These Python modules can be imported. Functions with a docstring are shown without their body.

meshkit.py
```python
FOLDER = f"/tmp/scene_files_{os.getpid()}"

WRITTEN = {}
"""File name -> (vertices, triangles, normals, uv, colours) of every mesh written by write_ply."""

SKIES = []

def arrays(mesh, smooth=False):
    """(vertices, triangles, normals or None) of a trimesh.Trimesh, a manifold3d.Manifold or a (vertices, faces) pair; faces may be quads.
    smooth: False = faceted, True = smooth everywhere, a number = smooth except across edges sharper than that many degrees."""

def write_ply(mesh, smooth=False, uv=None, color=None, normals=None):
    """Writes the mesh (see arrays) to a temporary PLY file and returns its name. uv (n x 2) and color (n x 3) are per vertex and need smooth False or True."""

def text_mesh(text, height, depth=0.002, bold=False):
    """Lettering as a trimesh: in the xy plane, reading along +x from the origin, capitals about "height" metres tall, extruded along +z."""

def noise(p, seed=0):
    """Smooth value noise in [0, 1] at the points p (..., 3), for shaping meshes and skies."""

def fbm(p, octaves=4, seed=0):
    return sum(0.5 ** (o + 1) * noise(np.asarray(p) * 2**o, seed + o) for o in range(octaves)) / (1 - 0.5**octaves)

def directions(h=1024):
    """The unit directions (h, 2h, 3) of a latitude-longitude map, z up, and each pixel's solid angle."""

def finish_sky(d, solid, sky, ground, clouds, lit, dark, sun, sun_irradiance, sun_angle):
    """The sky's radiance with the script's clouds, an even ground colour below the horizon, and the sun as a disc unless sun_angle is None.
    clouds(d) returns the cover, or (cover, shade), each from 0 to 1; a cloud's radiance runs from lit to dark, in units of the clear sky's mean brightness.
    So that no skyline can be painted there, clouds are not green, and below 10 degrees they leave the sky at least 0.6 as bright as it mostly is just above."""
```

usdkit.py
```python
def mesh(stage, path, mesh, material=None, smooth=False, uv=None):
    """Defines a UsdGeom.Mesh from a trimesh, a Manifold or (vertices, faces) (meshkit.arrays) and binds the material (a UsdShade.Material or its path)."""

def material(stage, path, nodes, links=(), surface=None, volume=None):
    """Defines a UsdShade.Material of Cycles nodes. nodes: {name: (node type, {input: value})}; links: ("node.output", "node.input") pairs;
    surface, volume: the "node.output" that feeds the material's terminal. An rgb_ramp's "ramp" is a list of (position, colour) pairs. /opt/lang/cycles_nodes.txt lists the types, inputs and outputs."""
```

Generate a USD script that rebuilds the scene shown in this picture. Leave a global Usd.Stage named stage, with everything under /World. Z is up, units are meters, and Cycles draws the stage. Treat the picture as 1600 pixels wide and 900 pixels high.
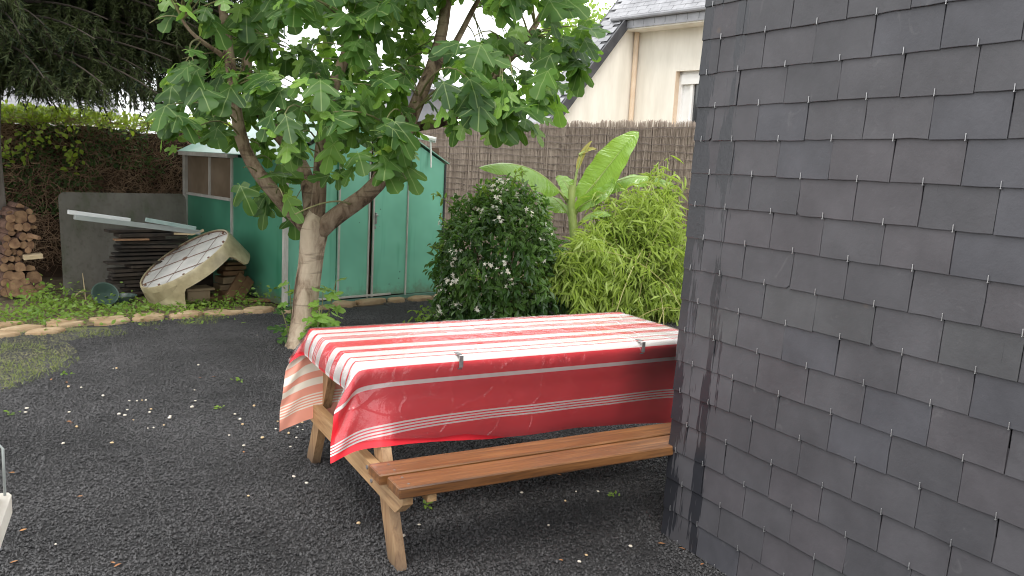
import math, random
import numpy as np
import trimesh
import usdkit, meshkit
from pxr import Usd, UsdGeom, UsdLux, UsdShade, Gf, Sdf, Vt

stage = Usd.Stage.CreateInMemory()
UsdGeom.SetStageUpAxis(stage, UsdGeom.Tokens.z)
UsdGeom.SetStageMetersPerUnit(stage, 1.0)
UsdGeom.Xform.Define(stage, '/World')
UsdGeom.Scope.Define(stage, '/World/Looks')
rng = np.random.default_rng(7)
random.seed(7)

# ------------------------------------------------------------------ camera, sky, sun, exposure
F, PITCH, ROLL, YAW, EYE = 1265.5, math.radians(8.525), math.radians(2.970), math.radians(29.389), 1.714
EXPOSURE = 0.7
fw = np.array([math.sin(YAW) * math.cos(PITCH), math.cos(YAW) * math.cos(PITCH), -math.sin(PITCH)])
_r = np.array([math.cos(YAW), -math.sin(YAW), 0.0]); _u = np.cross(_r, fw)
cr = math.cos(ROLL) * _r + math.sin(ROLL) * _u
cu = -math.sin(ROLL) * _r + math.cos(ROLL) * _u
eye = np.array([0, 0, EYE])
cam = UsdGeom.Camera.Define(stage, '/World/camera')
m = Gf.Matrix4d(*cr, 0, *cu, 0, *(-fw), 0, *eye, 1)
cam.AddTransformOp().Set(m)
cam.CreateHorizontalApertureAttr(36.0); cam.CreateVerticalApertureAttr(20.25)
cam.CreateFocalLengthAttr(F / 1600 * 36.0)
cam.CreateClippingRangeAttr(Gf.Vec2f(0.05, 1000))
cam.CreateExposureAttr(EXPOSURE)

SUN_EL, SUN_AZ = math.radians(58), math.radians(215)      # azimuth from +Y towards +X
sky_mat = usdkit.material(stage, '/World/Looks/sky_look', {
    'tc': ('texture_coordinate', {}),
    'sky': ('sky_texture', {'sky_type': 'single_scattering', 'sun_disc': False, 'sun_elevation': SUN_EL, 'sun_rotation': SUN_AZ}),
    'n': ('noise_texture', {'scale': 2.2, 'detail': 4.0}),
    'cl': ('rgb_ramp', {'ramp': [(0.3, (8.6, 8.9, 9.2)), (0.7, (12.6, 12.6, 12.5))]}),
    'mx': ('mix_color', {'fac': 0.93}),
    'bg': ('background_shader', {'strength': 0.13})},
    [('tc.generated', 'n.vector'), ('n.fac', 'cl.fac'), ('sky.color', 'mx.a'), ('cl.color', 'mx.b'), ('mx.result', 'bg.color')], surface='bg.background')
stage.GetPrimAtPath('/World/Looks/sky_look/mx').GetAttribute('inputs:use_clamp')
UsdShade.Shader.Get(stage, '/World/Looks/sky_look/mx').CreateInput('use_clamp', Sdf.ValueTypeNames.Bool).Set(True)
dome = UsdLux.DomeLight.Define(stage, '/World/sky')
UsdShade.MaterialBindingAPI.Apply(dome.GetPrim()).Bind(sky_mat)
dome.GetPrim().SetCustomDataByKey('kind', 'structure')
sun = UsdLux.DistantLight.Define(stage, '/World/sun')
sun.CreateNormalizeAttr(True); sun.CreateIntensityAttr(0.4); sun.CreateAngleAttr(25.0)
sun.CreateColorAttr(Gf.Vec3f(1.0, 0.97, 0.92))
sd = np.array([math.sin(SUN_AZ) * math.cos(SUN_EL), math.cos(SUN_AZ) * math.cos(SUN_EL), math.sin(SUN_EL)])
_x = np.cross([0, 0, 1], sd); _x /= np.linalg.norm(_x); _y = np.cross(sd, _x)
sun.AddTransformOp().Set(Gf.Matrix4d(*_x, 0, *_y, 0, *sd, 0, 0, 0, 20, 1))

# ------------------------------------------------------------------ frames of reference
def P(px, py, d):                       # a point d metres ahead along the view axis, in the direction of a photograph pixel
    return eye + d * (fw + cr * (px - 800) / F - cu * (py - 450) / F)
TH = math.radians(-13.6)                # the garden's boundaries are turned against the table and the slate wall
e1 = np.array([math.sin(TH), math.cos(TH)]); e2 = np.array([math.cos(TH), -math.sin(TH)])
def G(a, b, z=0.0):                     # a along the side fence (away), b across to the right
    return np.array([*(a * e1 + b * e2), z])
E1, E2, EZ = np.array([*e1, 0]), np.array([*e2, 0]), np.array([0, 0, 1.0])
GROT = np.stack([E2, E1, EZ], 1)        # local x = across, y = away
def ground(px, py, z=0.0):
    d = P(px, py, 1) - eye
    return eye + d * ((z - EYE) / d[2])
def on_a(px, py, a):
    d = P(px, py, 1) - eye
    return eye + d * (a / (d[:2] @ e1))

# ------------------------------------------------------------------ scene helpers
counts, LOC = {}, {}
def numbered(parent, name):
    k = (parent, name); n = counts.get(k, -1) + 1; counts[k] = n
    return f'{parent}/{name}' + (f'_{n:03d}' if n else '')
def tag(prim, label=None, cat=None, group=None, kind=None):
    for k, v in (('label', label), ('category', cat), ('group', group), ('kind', kind)):
        if v: prim.SetCustomDataByKey(k, v)
    return prim
def thing(name, label, cat, loc=(0, 0, 0), group=None, kind=None):
    p = numbered('/World', name); x = UsdGeom.Xform.Define(stage, p)
    x.AddTranslateOp().Set(Gf.Vec3d(*map(float, loc))); LOC[p] = np.array(loc, float)
    tag(x.GetPrim(), label, cat, group, kind)
    return p
def obj(name, mesh, material, parent='/World', smooth=False, uv=None, **t):
    p = numbered(parent, name)
    v, f, n = meshkit.arrays(mesh.mesh() if isinstance(mesh, MB) else mesh, smooth)
    root = '/'.join(parent.split('/')[:3])
    if root in LOC: v = v - LOC[root]
    g = usdkit.mesh(stage, p, (v, f), LOOK[material] if isinstance(material, str) else material, uv=uv)
    if n is not None:
        g.CreateNormalsAttr(Vt.Vec3fArray.FromNumpy(n.astype(np.float32))); g.SetNormalsInterpolation('vertex')
    if t: tag(g.GetPrim(), **t)
    return p
def structure(name, mesh, material, **k):
    return obj(name, mesh, material, kind='structure', **k)

class MB:                               # collects triangles for one mesh
    def __init__(s): s.v, s.f, s.n = [], [], 0
    def add(s, v, f):
        v = np.asarray(v, float); f = np.asarray(f, int)
        if f.shape[1] == 4: f = np.vstack([f[:, [0, 1, 2]], f[:, [0, 2, 3]]])
        s.v.append(v); s.f.append(f + s.n); s.n += len(v); return s
    def tm(s, t): return s.add(t.vertices, t.faces)
    def mesh(s): return np.vstack(s.v), np.vstack(s.f)
    def box(s, c, size, R=np.eye(3), ch=0.0): return s.add(*boxm(c, size, R, ch))
    def beam(s, a, b, w, h, up=(0, 0, 1), ch=0.004): return s.add(*beamm(a, b, w, h, up, ch))
    def tube(s, pts, r, k=8, cap=True): return s.add(*tubem(pts, r, k, cap))

def boxm(c, size, R=np.eye(3), ch=0.0):
    x, y, z = np.array(size, float) / 2
    if ch <= 0:
        v = np.array([[sx * x, sy * y, sz * z] for sx in (-1, 1) for sy in (-1, 1) for sz in (-1, 1)])
        f = np.array([[0, 1, 3, 2], [4, 6, 7, 5], [0, 4, 5, 1], [2, 3, 7, 6], [0, 2, 6, 4], [1, 5, 7, 3]])
    else:
        v = []
        for sx in (-1, 1):
            for sy in (-1, 1):
                for sz in (-1, 1):
                    v += [[sx * x, sy * (y - ch), sz * (z - ch)], [sx * (x - ch), sy * y, sz * (z - ch)], [sx * (x - ch), sy * (y - ch), sz * z]]
        h = trimesh.convex.convex_hull(np.array(v))
        v, f = np.array(h.vertices), np.array(h.faces)
    return v @ np.asarray(R).T + np.asarray(c), f
def beamm(a, b, w, h, up=(0, 0, 1), ch=0.004):
    a, b = np.array(a, float), np.array(b, float)
    x = b - a; L = np.linalg.norm(x); x /= L
    y = np.cross(up, x); y /= np.linalg.norm(y); z = np.cross(x, y)
    return boxm((a + b) / 2, (L, w, h), np.stack([x, y, z], 1), ch)
def tubem(pts, r, k=8, cap=True):
    pts = np.asarray(pts, float); n = len(pts); r = np.broadcast_to(r, n)
    t = np.gradient(pts, axis=0); t /= np.maximum(np.linalg.norm(t, axis=1, keepdims=True), 1e-9)
    ref = np.array([0.31, 0.17, 0.93]) if abs(t[0] @ [0.31, 0.17, 0.93]) < 0.9 else np.array([1.0, 0.1, 0.0])
    v = []
    nrm = np.cross(t[0], ref); nrm /= np.linalg.norm(nrm)
    for i in range(n):
        nrm = nrm - t[i] * (nrm @ t[i]); nrm /= np.linalg.norm(nrm)
        bi = np.cross(t[i], nrm); an = np.arange(k) / k * 2 * math.pi
        v.append(pts[i] + r[i] * (np.cos(an)[:, None] * nrm + np.sin(an)[:, None] * bi))
    v = np.vstack(v); f = []
    for i in range(n - 1):
        for j in range(k):
            f.append([i * k + j, i * k + (j + 1) % k, (i + 1) * k + (j + 1) % k, (i + 1) * k + j])
    f = np.array(f); f = np.vstack([f[:, [0, 1, 2]], f[:, [0, 2, 3]]])
    if cap:
        v = np.vstack([v, pts[0], pts[-1]]); c0, c1 = len(v) - 2, len(v) - 1
        f = np.vstack([f, [[c0, (j + 1) % k, j] for j in range(k)], [[c1, (n - 1) * k + j, (n - 1) * k + (j + 1) % k] for j in range(k)]])
    return v, f
def spline(pts, n=24):
    from scipy.interpolate import CubicSpline
    pts = np.asarray(pts, float); d = np.r_[0, np.cumsum(np.linalg.norm(np.diff(pts, axis=0), axis=1))]
    return CubicSpline(d, pts)(np.linspace(0, d[-1], n))
def scatter(proto_v, proto_f, pos, X, Y, Z, size):
    """Copies of a small mesh as one: X, Y, Z are its axes at each place, size its scale there (n) or (n, 3)."""
    n, k = len(pos), len(proto_v)
    size = np.broadcast_to(np.asarray(size, float).reshape(n, -1), (n, 3))
    v = pos[:, None] + (proto_v[None, :, 0, None] * (X * size[:, :1])[:, None] + proto_v[None, :, 1, None] * (Y * size[:, 1:2])[:, None] + proto_v[None, :, 2, None] * (Z * size[:, 2:])[:, None])
    f = proto_f[None] + (np.arange(n) * k)[:, None, None]
    return v.reshape(-1, 3), f.reshape(-1, 3)
def unit(a): a = np.asarray(a, float); return a / np.maximum(np.linalg.norm(a, axis=-1, keepdims=True), 1e-9)
def frames(d, nrm):                     # leaf axes: Y along the leaf, Z its upper side
    Y = unit(d); Z = unit(nrm - Y * (nrm * Y).sum(-1, keepdims=True)); return np.cross(Y, Z), Y, Z
def poly_hit(poly, p):
    from matplotlib.path import Path
    return Path(poly).contains_points(p)
def inside(poly, pts):
    poly = np.asarray(poly, float); x, y = pts[:, 0], pts[:, 1]; r = np.zeros(len(pts), bool)
    for (x1, y1), (x2, y2) in zip(poly, np.roll(poly, -1, 0)):
        c = (y1 > y) != (y2 > y)
        r ^= c & (x < (x2 - x1) * (y - y1) / (y2 - y1 + 1e-12) + x1)
    return r
def in_poly(poly, n, g=rng):
    poly = np.asarray(poly, float); lo, hi = poly.min(0), poly.max(0); out = np.zeros((0, 2))
    while len(out) < n:
        p = g.uniform(lo, hi, (4 * n, 2)); out = np.vstack([out, p[inside(poly, p)]])
    return out[:n]
def prism(poly, z0, z1):                # upright prism of a simple polygon
    from shapely.geometry import Polygon
    t = trimesh.creation.extrude_polygon(Polygon(poly), z1 - z0, engine='earcut'); t.apply_translation([0, 0, z0]); return t

# ------------------------------------------------------------------ materials
LOOK = {}
def look(name, c1, c2=None, scale=6.0, rough=0.6, bump=0.0, bscale=None, stretch=(1, 1, 1), spec=0.5, detail=4.0, extra=None, coords='pos', island=0.0, mid=(0.35, 0.65), **kw):
    c2 = c1 if c2 is None else c2
    nodes = {'g': ('geometry', {}), 'mp': ('mapping', {'scale': stretch}),
             'n': ('noise_texture', {'scale': scale, 'detail': detail, 'roughness': 0.6}),
             'r': ('rgb_ramp', {'ramp': [(mid[0], c1), (mid[1], c2)]}),
             'p': ('principled_bsdf', {'roughness': rough, 'specular_ior_level': spec, **kw})}
    links = [('g.position', 'mp.vector'), ('mp.vector', 'n.vector'), ('n.fac', 'r.fac')]
    out = 'r.color'
    if island:
        nodes['ih'] = ('map_range', {'from_min': 0.0, 'from_max': 1.0, 'to_min': 1 - island, 'to_max': 1 + island})
        nodes['im'] = ('hsv', {})
        links += [('g.random_per_island', 'ih.value'), ('ih.result', 'im.value'), (out, 'im.color')]; out = 'im.color'
    links.append((out, 'p.base_color'))
    if bump:
        nodes['bn'] = ('noise_texture', {'scale': bscale or scale * 4, 'detail': 5.0, 'roughness': 0.65})
        nodes['b'] = ('bump', {'strength': bump, 'distance': 0.01})
        links += [('mp.vector', 'bn.vector'), ('bn.fac', 'b.height'), ('b.normal', 'p.normal')]
    LOOK[name] = usdkit.material(stage, '/World/Looks/' + name, nodes, links, surface='p.BSDF')
def leaf_look(name, dark, light, back, trans, rough=0.45, veins=False, spec=0.5, tw=0.35, island=0.25):
    nodes = {'g': ('geometry', {}), 'n': ('noise_texture', {'scale': 2.2, 'detail': 3.0}),
             'ad': ('math', {'math_type': 'multiply_add', 'value2': 0.55, 'value3': 0.0}), 'am': ('math', {'math_type': 'add'}),
             'r': ('rgb_ramp', {'ramp': [(0.25, dark), (0.85, light)]}),
             'bk': ('mix_color', {'b': back}),
             'p': ('principled_bsdf', {'roughness': rough, 'specular_ior_level': spec}),
             't': ('translucent_bsdf', {'color': trans}), 'mx': ('mix_closure', {'fac': tw})}
    links = [('g.position', 'n.vector'), ('g.random_per_island', 'ad.value1'), ('n.fac', 'ad.value3'), ('ad.value', 'am.value1'), ('am.value', 'r.fac'),
             ('r.color', 'bk.a'), ('g.backfacing', 'bk.fac'), ('p.BSDF', 'mx.closure1'), ('t.BSDF', 'mx.closure2')]
    nodes['am'] = ('math', {'math_type': 'add', 'value2': -0.15})
    out = 'bk.result'
    if veins:
        nodes |= {'tc': ('texture_coordinate', {}), 's': ('separate_xyz', {}), 'ax': ('math', {'math_type': 'absolute'}),
                  'y1': ('math', {'math_type': 'multiply_add', 'value2': -1.0, 'value3': 0.0}), 'v1': ('math', {'math_type': 'absolute'}),
                  'mn': ('math', {'math_type': 'minimum'}), 'v': ('map_range', {'from_min': 0.006, 'from_max': 0.022, 'to_min': 0.5, 'to_max': 0.0, 'clamp': True}),
                  'vm': ('mix_color', {'b': (0.33, 0.42, 0.16)})}
        links += [('tc.UV', 's.vector'), ('s.x', 'ax.value1'), ('ax.value', 'y1.value1'), ('s.y', 'y1.value3'), ('y1.value', 'v1.value1'),
                  ('ax.value', 'mn.value1'), ('v1.value', 'mn.value2'), ('mn.value', 'v.value'), ('v.result', 'vm.fac'), (out, 'vm.a')]
        out = 'vm.result'
    links.append((out, 'p.base_color'))
    LOOK[name] = usdkit.material(stage, '/World/Looks/' + name, nodes, links, surface='mx.closure')

look('earth', (0.10, 0.075, 0.05), (0.17, 0.13, 0.085), 9, 0.95, 0.6, 60)
look('gravel_base', (0.014, 0.014, 0.015), (0.028, 0.027, 0.027), 30, 0.8, 0.8, 120)
look('gravel_stone', (0.052, 0.050, 0.052), (0.135, 0.130, 0.133), 1.1, 0.5, 0.3, 150, island=0.6, spec=0.55)
look('moss', (0.075, 0.085, 0.03), (0.15, 0.14, 0.07), 5, 0.95, 0.8, 90)
look('soil', (0.085, 0.062, 0.035), (0.17, 0.125, 0.075), 5, 0.95, 0.8, 70)
look('ochre_stone', (0.34, 0.22, 0.115), (0.50, 0.37, 0.23), 5, 0.85, 0.5, 40, island=0.2)
look('pale_pebble', (0.48, 0.42, 0.33), (0.70, 0.65, 0.57), 40, 0.6, island=0.15)
look('tan_pebble', (0.42, 0.28, 0.14), (0.55, 0.42, 0.25), 40, 0.6)
look('dead_leaf', (0.22, 0.08, 0.03), (0.33, 0.16, 0.06), 30, 0.7)
def wood_look(name, dark, mid_, light, stretch, rough, wea=.35, **kw):
    LOOK[name] = usdkit.material(stage, '/World/Looks/' + name, {
        'g': ('geometry', {}), 'm': ('mapping', {'scale': stretch}), 'n': ('noise_texture', {'scale': 3.0, 'detail': 7.0, 'roughness': .68, 'distortion': .5}),
        'r': ('rgb_ramp', {'ramp': [(.30, dark), (.47, mid_), (.66, light)]}), 'mk': ('mapping', {'scale': tuple(.35 * x ** .6 for x in stretch)}), 'v': ('voronoi_texture', {'scale': 5.0}),
        'k': ('map_range', {'from_min': .08, 'from_max': .17, 'to_min': .8, 'to_max': 0.0, 'clamp': True}), 'x': ('mix_color', {'b': tuple(np.array(dark) * .35)}),
        'n2': ('noise_texture', {'scale': 2.2, 'detail': 4.0}), 'w': ('map_range', {'from_min': .5, 'from_max': .75, 'to_min': 0.0, 'to_max': wea, 'clamp': True}), 'xw': ('mix_color', {'b': (.27, .24, .20)}),
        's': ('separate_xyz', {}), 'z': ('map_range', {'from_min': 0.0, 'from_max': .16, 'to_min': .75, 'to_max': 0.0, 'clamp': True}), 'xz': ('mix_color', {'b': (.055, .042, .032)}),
        'b': ('bump', {'strength': .45, 'distance': .006}), 'p': ('principled_bsdf', {'roughness': rough, **kw})},
        [('g.position', 'm.vector'), ('m.vector', 'n.vector'), ('n.fac', 'r.fac'), ('g.position', 'mk.vector'), ('mk.vector', 'v.vector'), ('v.distance', 'k.value'), ('k.result', 'x.fac'), ('r.color', 'x.a'),
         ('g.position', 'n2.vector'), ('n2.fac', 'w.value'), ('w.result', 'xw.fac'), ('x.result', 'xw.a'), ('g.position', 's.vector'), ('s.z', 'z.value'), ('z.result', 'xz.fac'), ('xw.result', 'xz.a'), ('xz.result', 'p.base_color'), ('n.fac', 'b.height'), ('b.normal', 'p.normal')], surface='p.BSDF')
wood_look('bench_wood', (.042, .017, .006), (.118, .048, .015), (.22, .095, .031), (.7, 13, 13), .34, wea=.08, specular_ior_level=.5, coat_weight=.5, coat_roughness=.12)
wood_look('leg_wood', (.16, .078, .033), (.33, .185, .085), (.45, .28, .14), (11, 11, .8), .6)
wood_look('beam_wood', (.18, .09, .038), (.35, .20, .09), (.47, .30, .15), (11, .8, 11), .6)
look('steel', (0.30, 0.30, 0.31), (0.46, 0.46, 0.46), 30, 0.4, metallic=0.85)
look('dark_clip', (0.15, 0.14, 0.14), (0.24, 0.22, 0.22), 30, 0.35, metallic=0.4)
look('slate_backing', (0.016, 0.016, 0.018), (0.025, 0.025, 0.027), 10, 0.8)
def bark_look(name, pale, mid_, dark, sc, thr):
    LOOK[name] = usdkit.material(stage, '/World/Looks/' + name, {
        'g': ('geometry', {}), 'm1': ('mapping', {'scale': (1, 1, .35)}), 'n1': ('noise_texture', {'scale': sc, 'detail': 7.0, 'roughness': .62, 'distortion': .6}),
        'r1': ('rgb_ramp', {'ramp': [(thr - .10, dark), (thr, mid_), (thr + .12, pale), (.80, tuple(np.minimum(1, np.array(pale) * 1.2)))]}),
        'm2': ('mapping', {'scale': (.6, .6, 5)}), 'n2': ('noise_texture', {'scale': 5.0, 'detail': 5.0}), 'r2': ('map_range', {'from_min': .58, 'from_max': .66, 'to_min': 0.0, 'to_max': .5, 'clamp': True}), 'x': ('mix_color', {'b': dark}),
        'n3': ('noise_texture', {'scale': 60.0, 'detail': 5.0}), 'ad': ('math', {'math_type': 'multiply_add', 'value2': .35}), 'b': ('bump', {'strength': .8, 'distance': .02}),
        'p': ('principled_bsdf', {'roughness': .9, 'specular_ior_level': .25})},
        [('g.position', 'm1.vector'), ('m1.vector', 'n1.vector'), ('n1.fac', 'r1.fac'), ('g.position', 'm2.vector'), ('m2.vector', 'n2.vector'), ('n2.fac', 'r2.value'), ('r1.color', 'x.a'), ('r2.result', 'x.fac'), ('x.result', 'p.base_color'),
         ('g.position', 'n3.vector'), ('n3.fac', 'ad.value1'), ('n1.fac', 'ad.value3'), ('ad.value', 'b.height'), ('b.normal', 'p.normal')], surface='p.BSDF')
bark_look('fig_bark', (.40, .325, .24), (.27, .205, .145), (.075, .048, .03), 7.0, .45)
bark_look('fig_limb', (.25, .19, .135), (.15, .105, .07), (.045, .03, .02), 9.0, .47)
look('fig_twig', (0.13, 0.13, 0.05), (0.20, 0.19, 0.08), 8.0, 0.7)
look('conifer_branch', (0.022, 0.017, 0.012), (0.05, 0.038, 0.028), 5, 0.95)
look('conifer_bark', (0.11, 0.09, 0.075), (0.24, 0.205, 0.175), 5, 0.95, 1.0, 16, stretch=(1, 1, 0.3))
look('heather', (0.40, 0.31, 0.25), (0.74, 0.61, 0.51), 3.0, 0.85, stretch=(7, 7, 0.5), island=0.45)
look('fence_wire', (0.055, 0.04, 0.035), (0.09, 0.07, 0.06), 20, 0.7)
look('twig_brown', (0.28, 0.155, 0.09), (0.64, 0.43, 0.26), 3, 0.85, island=0.5)
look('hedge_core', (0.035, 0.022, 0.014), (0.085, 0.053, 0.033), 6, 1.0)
look('cream_render', (0.70, 0.655, 0.57), (0.82, 0.775, 0.69), 1.6, 0.9, 0.15, 60, stretch=(2.2, 2.2, .5), detail=6.0)
look('cream_pipe', (0.62, 0.47, 0.33), (0.70, 0.56, 0.42), 3, 0.5)
look('white_frame', (0.74, 0.73, 0.70), (0.80, 0.79, 0.77), 3, 0.4)
look('roof_slate', (0.22, 0.22, 0.235), (0.38, 0.38, 0.40), 2.2, 0.38, island=0.22, spec=0.6)
look('slate_trim', (0.035, 0.035, 0.040), (0.07, 0.07, 0.075), 4, 0.5)
look('zinc', (0.14, 0.14, 0.15), (0.20, 0.20, 0.21), 4, 0.4)
look('dark_glass', (0.03, 0.032, 0.035), (0.05, 0.05, 0.05), 2, 0.08, spec=0.8)
look('grey_wall', (0.16, 0.16, 0.175), (0.21, 0.21, 0.22), 2, 0.8)
look('white_wall', (0.72, 0.71, 0.68), (0.8, 0.79, 0.76), 1, 0.9)
look('shed_post', (0.42, 0.40, 0.36), (0.56, 0.54, 0.50), 5, 0.5)
look('shed_roof', (0.24, 0.46, 0.37), (0.36, 0.56, 0.48), 2, 0.3)
look('shed_base', (0.10, 0.20, 0.16), (0.16, 0.30, 0.24), 4, 0.6)
look('brown_pane', (0.17, 0.125, 0.085), (0.27, 0.21, 0.15), 2.0, 0.25)
look('log_bark', (0.09, 0.045, 0.03), (0.20, 0.11, 0.075), 14, 0.9, 0.8, 40, island=0.2)
look('log_end', (0.17, 0.09, 0.05), (0.34, 0.21, 0.115), 12, 0.85, 0.3, 60)
look('pale_board', (0.48, 0.37, 0.22), (0.58, 0.46, 0.30), 5, 0.7, stretch=(2, 2, 12))
look('dark_board', (0.025, 0.020, 0.016), (0.085, 0.062, 0.045), 5, 0.85, 0.3, 30, island=0.4)
look('brown_board', (0.17, 0.085, 0.045), (0.30, 0.17, 0.09), 5, 0.8, 0.3, 30)
look('tan_block', (0.30, 0.21, 0.125), (0.42, 0.31, 0.20), 6, 0.85, 0.3, 40)
look('white_metal', (0.68, 0.70, 0.70), (0.78, 0.79, 0.79), 3, 0.35)
look('grey_metal', (0.25, 0.28, 0.27), (0.34, 0.37, 0.36), 3, 0.4)
look('glass_strip', (0.24, 0.34, 0.32), (0.36, 0.45, 0.43), 3, 0.15)
look('drum_plastic', (0.24, 0.20, 0.115), (0.44, 0.38, 0.24), 4.5, 0.35, 0.1, 20)
look('drum_stain', (0.20, 0.165, 0.09), (0.33, 0.28, 0.17), 5, 0.5)
look('drum_top', (0.46, 0.455, 0.43), (0.62, 0.61, 0.585), 3.0, 0.14, 0.15, 6)
look('rusty_bar', (0.12, 0.065, 0.045), (0.20, 0.12, 0.085), 12, 0.7)
look('green_bowl', (0.035, 0.062, 0.050), (0.065, 0.10, 0.085), 4, 0.3)
look('ledge_pale', (0.60, 0.55, 0.47), (0.70, 0.66, 0.58), 6, 0.7, 0.15, 60)
look('ledge_brown', (0.14, 0.095, 0.08), (0.2, 0.14, 0.12), 6, 0.5)
look('flower_white', (0.74, 0.68, 0.52), (0.84, 0.82, 0.74), 20, 0.7)
look('dry_stalk', (0.42, 0.33, 0.19), (0.52, 0.42, 0.26), 10, 0.8)
look('bamboo_culm', (0.28, 0.25, 0.09), (0.40, 0.36, 0.14), 8, 0.5)
look('banana_stem', (0.22, 0.30, 0.07), (0.36, 0.42, 0.13), 5, 0.5)
leaf_look('fig_leaf', (0.014, 0.042, 0.010), (0.125, 0.26, 0.045), (0.11, 0.20, 0.06), (0.22, 0.42, 0.04), 0.5, veins=True, tw=0.36, spec=0.28)
leaf_look('fig_leaf_young', (0.12, 0.24, 0.035), (0.23, 0.36, 0.06), (0.17, 0.27, 0.08), (0.32, 0.48, 0.06), 0.45, veins=True, tw=0.35)
leaf_look('conifer_needle', (0.010, 0.020, 0.008), (0.13, 0.165, 0.045), (0.045, 0.06, 0.02), (0.04, 0.06, 0.015), 0.7, tw=0.15, spec=0.25)
leaf_look('ivy', (0.16, 0.24, 0.02), (0.40, 0.50, 0.06), (0.26, 0.36, 0.06), (0.45, 0.58, 0.05), 0.5, tw=0.4)
leaf_look('hedge_green', (0.035, 0.075, 0.018), (0.11, 0.18, 0.05), (0.08, 0.13, 0.04), (0.12, 0.2, 0.04), 0.6, tw=0.3)
leaf_look('jasmine_leaf', (0.028, 0.072, 0.016), (0.23, 0.38, 0.085), (0.07, 0.14, 0.035), (0.14, 0.28, 0.03), 0.35, tw=0.22)
leaf_look('bamboo_leaf', (0.25, 0.36, 0.06), (0.62, 0.68, 0.20), (0.33, 0.42, 0.10), (0.45, 0.58, 0.08), 0.45, tw=0.38)
LOOK['banana_leaf'] = usdkit.material(stage, '/World/Looks/banana_leaf', {
    'g': ('geometry', {}), 'tc': ('texture_coordinate', {}), 'mp': ('mapping', {'scale': (1.2, 46, 1)}), 'n': ('noise_texture', {'scale': 1.0, 'detail': 3.0}), 'b': ('bump', {'strength': .5, 'distance': .02}),
    'r': ('rgb_ramp', {'ramp': [(.3, (.13, .25, .045)), (.7, (.25, .38, .09))]}), 'bk': ('mix_color', {'b': (.22, .38, .06)}),
    'p': ('principled_bsdf', {'roughness': .2, 'specular_ior_level': .85}), 't': ('translucent_bsdf', {'color': (.40, .60, .06)}), 'mx': ('mix_closure', {'fac': .30})},
    [('tc.UV', 'mp.vector'), ('mp.vector', 'n.vector'), ('n.fac', 'r.fac'), ('n.fac', 'b.height'), ('b.normal', 'p.normal'), ('r.color', 'bk.a'), ('g.backfacing', 'bk.fac'), ('bk.result', 'p.base_color'), ('p.BSDF', 'mx.closure1'), ('t.BSDF', 'mx.closure2')], surface='mx.closure')
leaf_look('banana_old', (0.36, 0.34, 0.07), (0.46, 0.42, 0.12), (0.4, 0.36, 0.1), (0.4, 0.36, 0.06), 0.5, tw=0.35)
leaf_look('weed_leaf', (0.09, 0.17, 0.02), (0.27, 0.37, 0.06), (0.18, 0.28, 0.06), (0.3, 0.45, 0.05), 0.5, tw=0.35)
leaf_look('grass_blade', (0.09, 0.12, 0.03), (0.24, 0.26, 0.08), (0.2, 0.24, 0.08), (0.25, 0.3, 0.06), 0.6, tw=0.35)
leaf_look('far_leaf', (0.12, 0.22, 0.03), (0.32, 0.44, 0.08), (0.25, 0.36, 0.08), (0.4, 0.55, 0.08), 0.6, tw=0.4)

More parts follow.
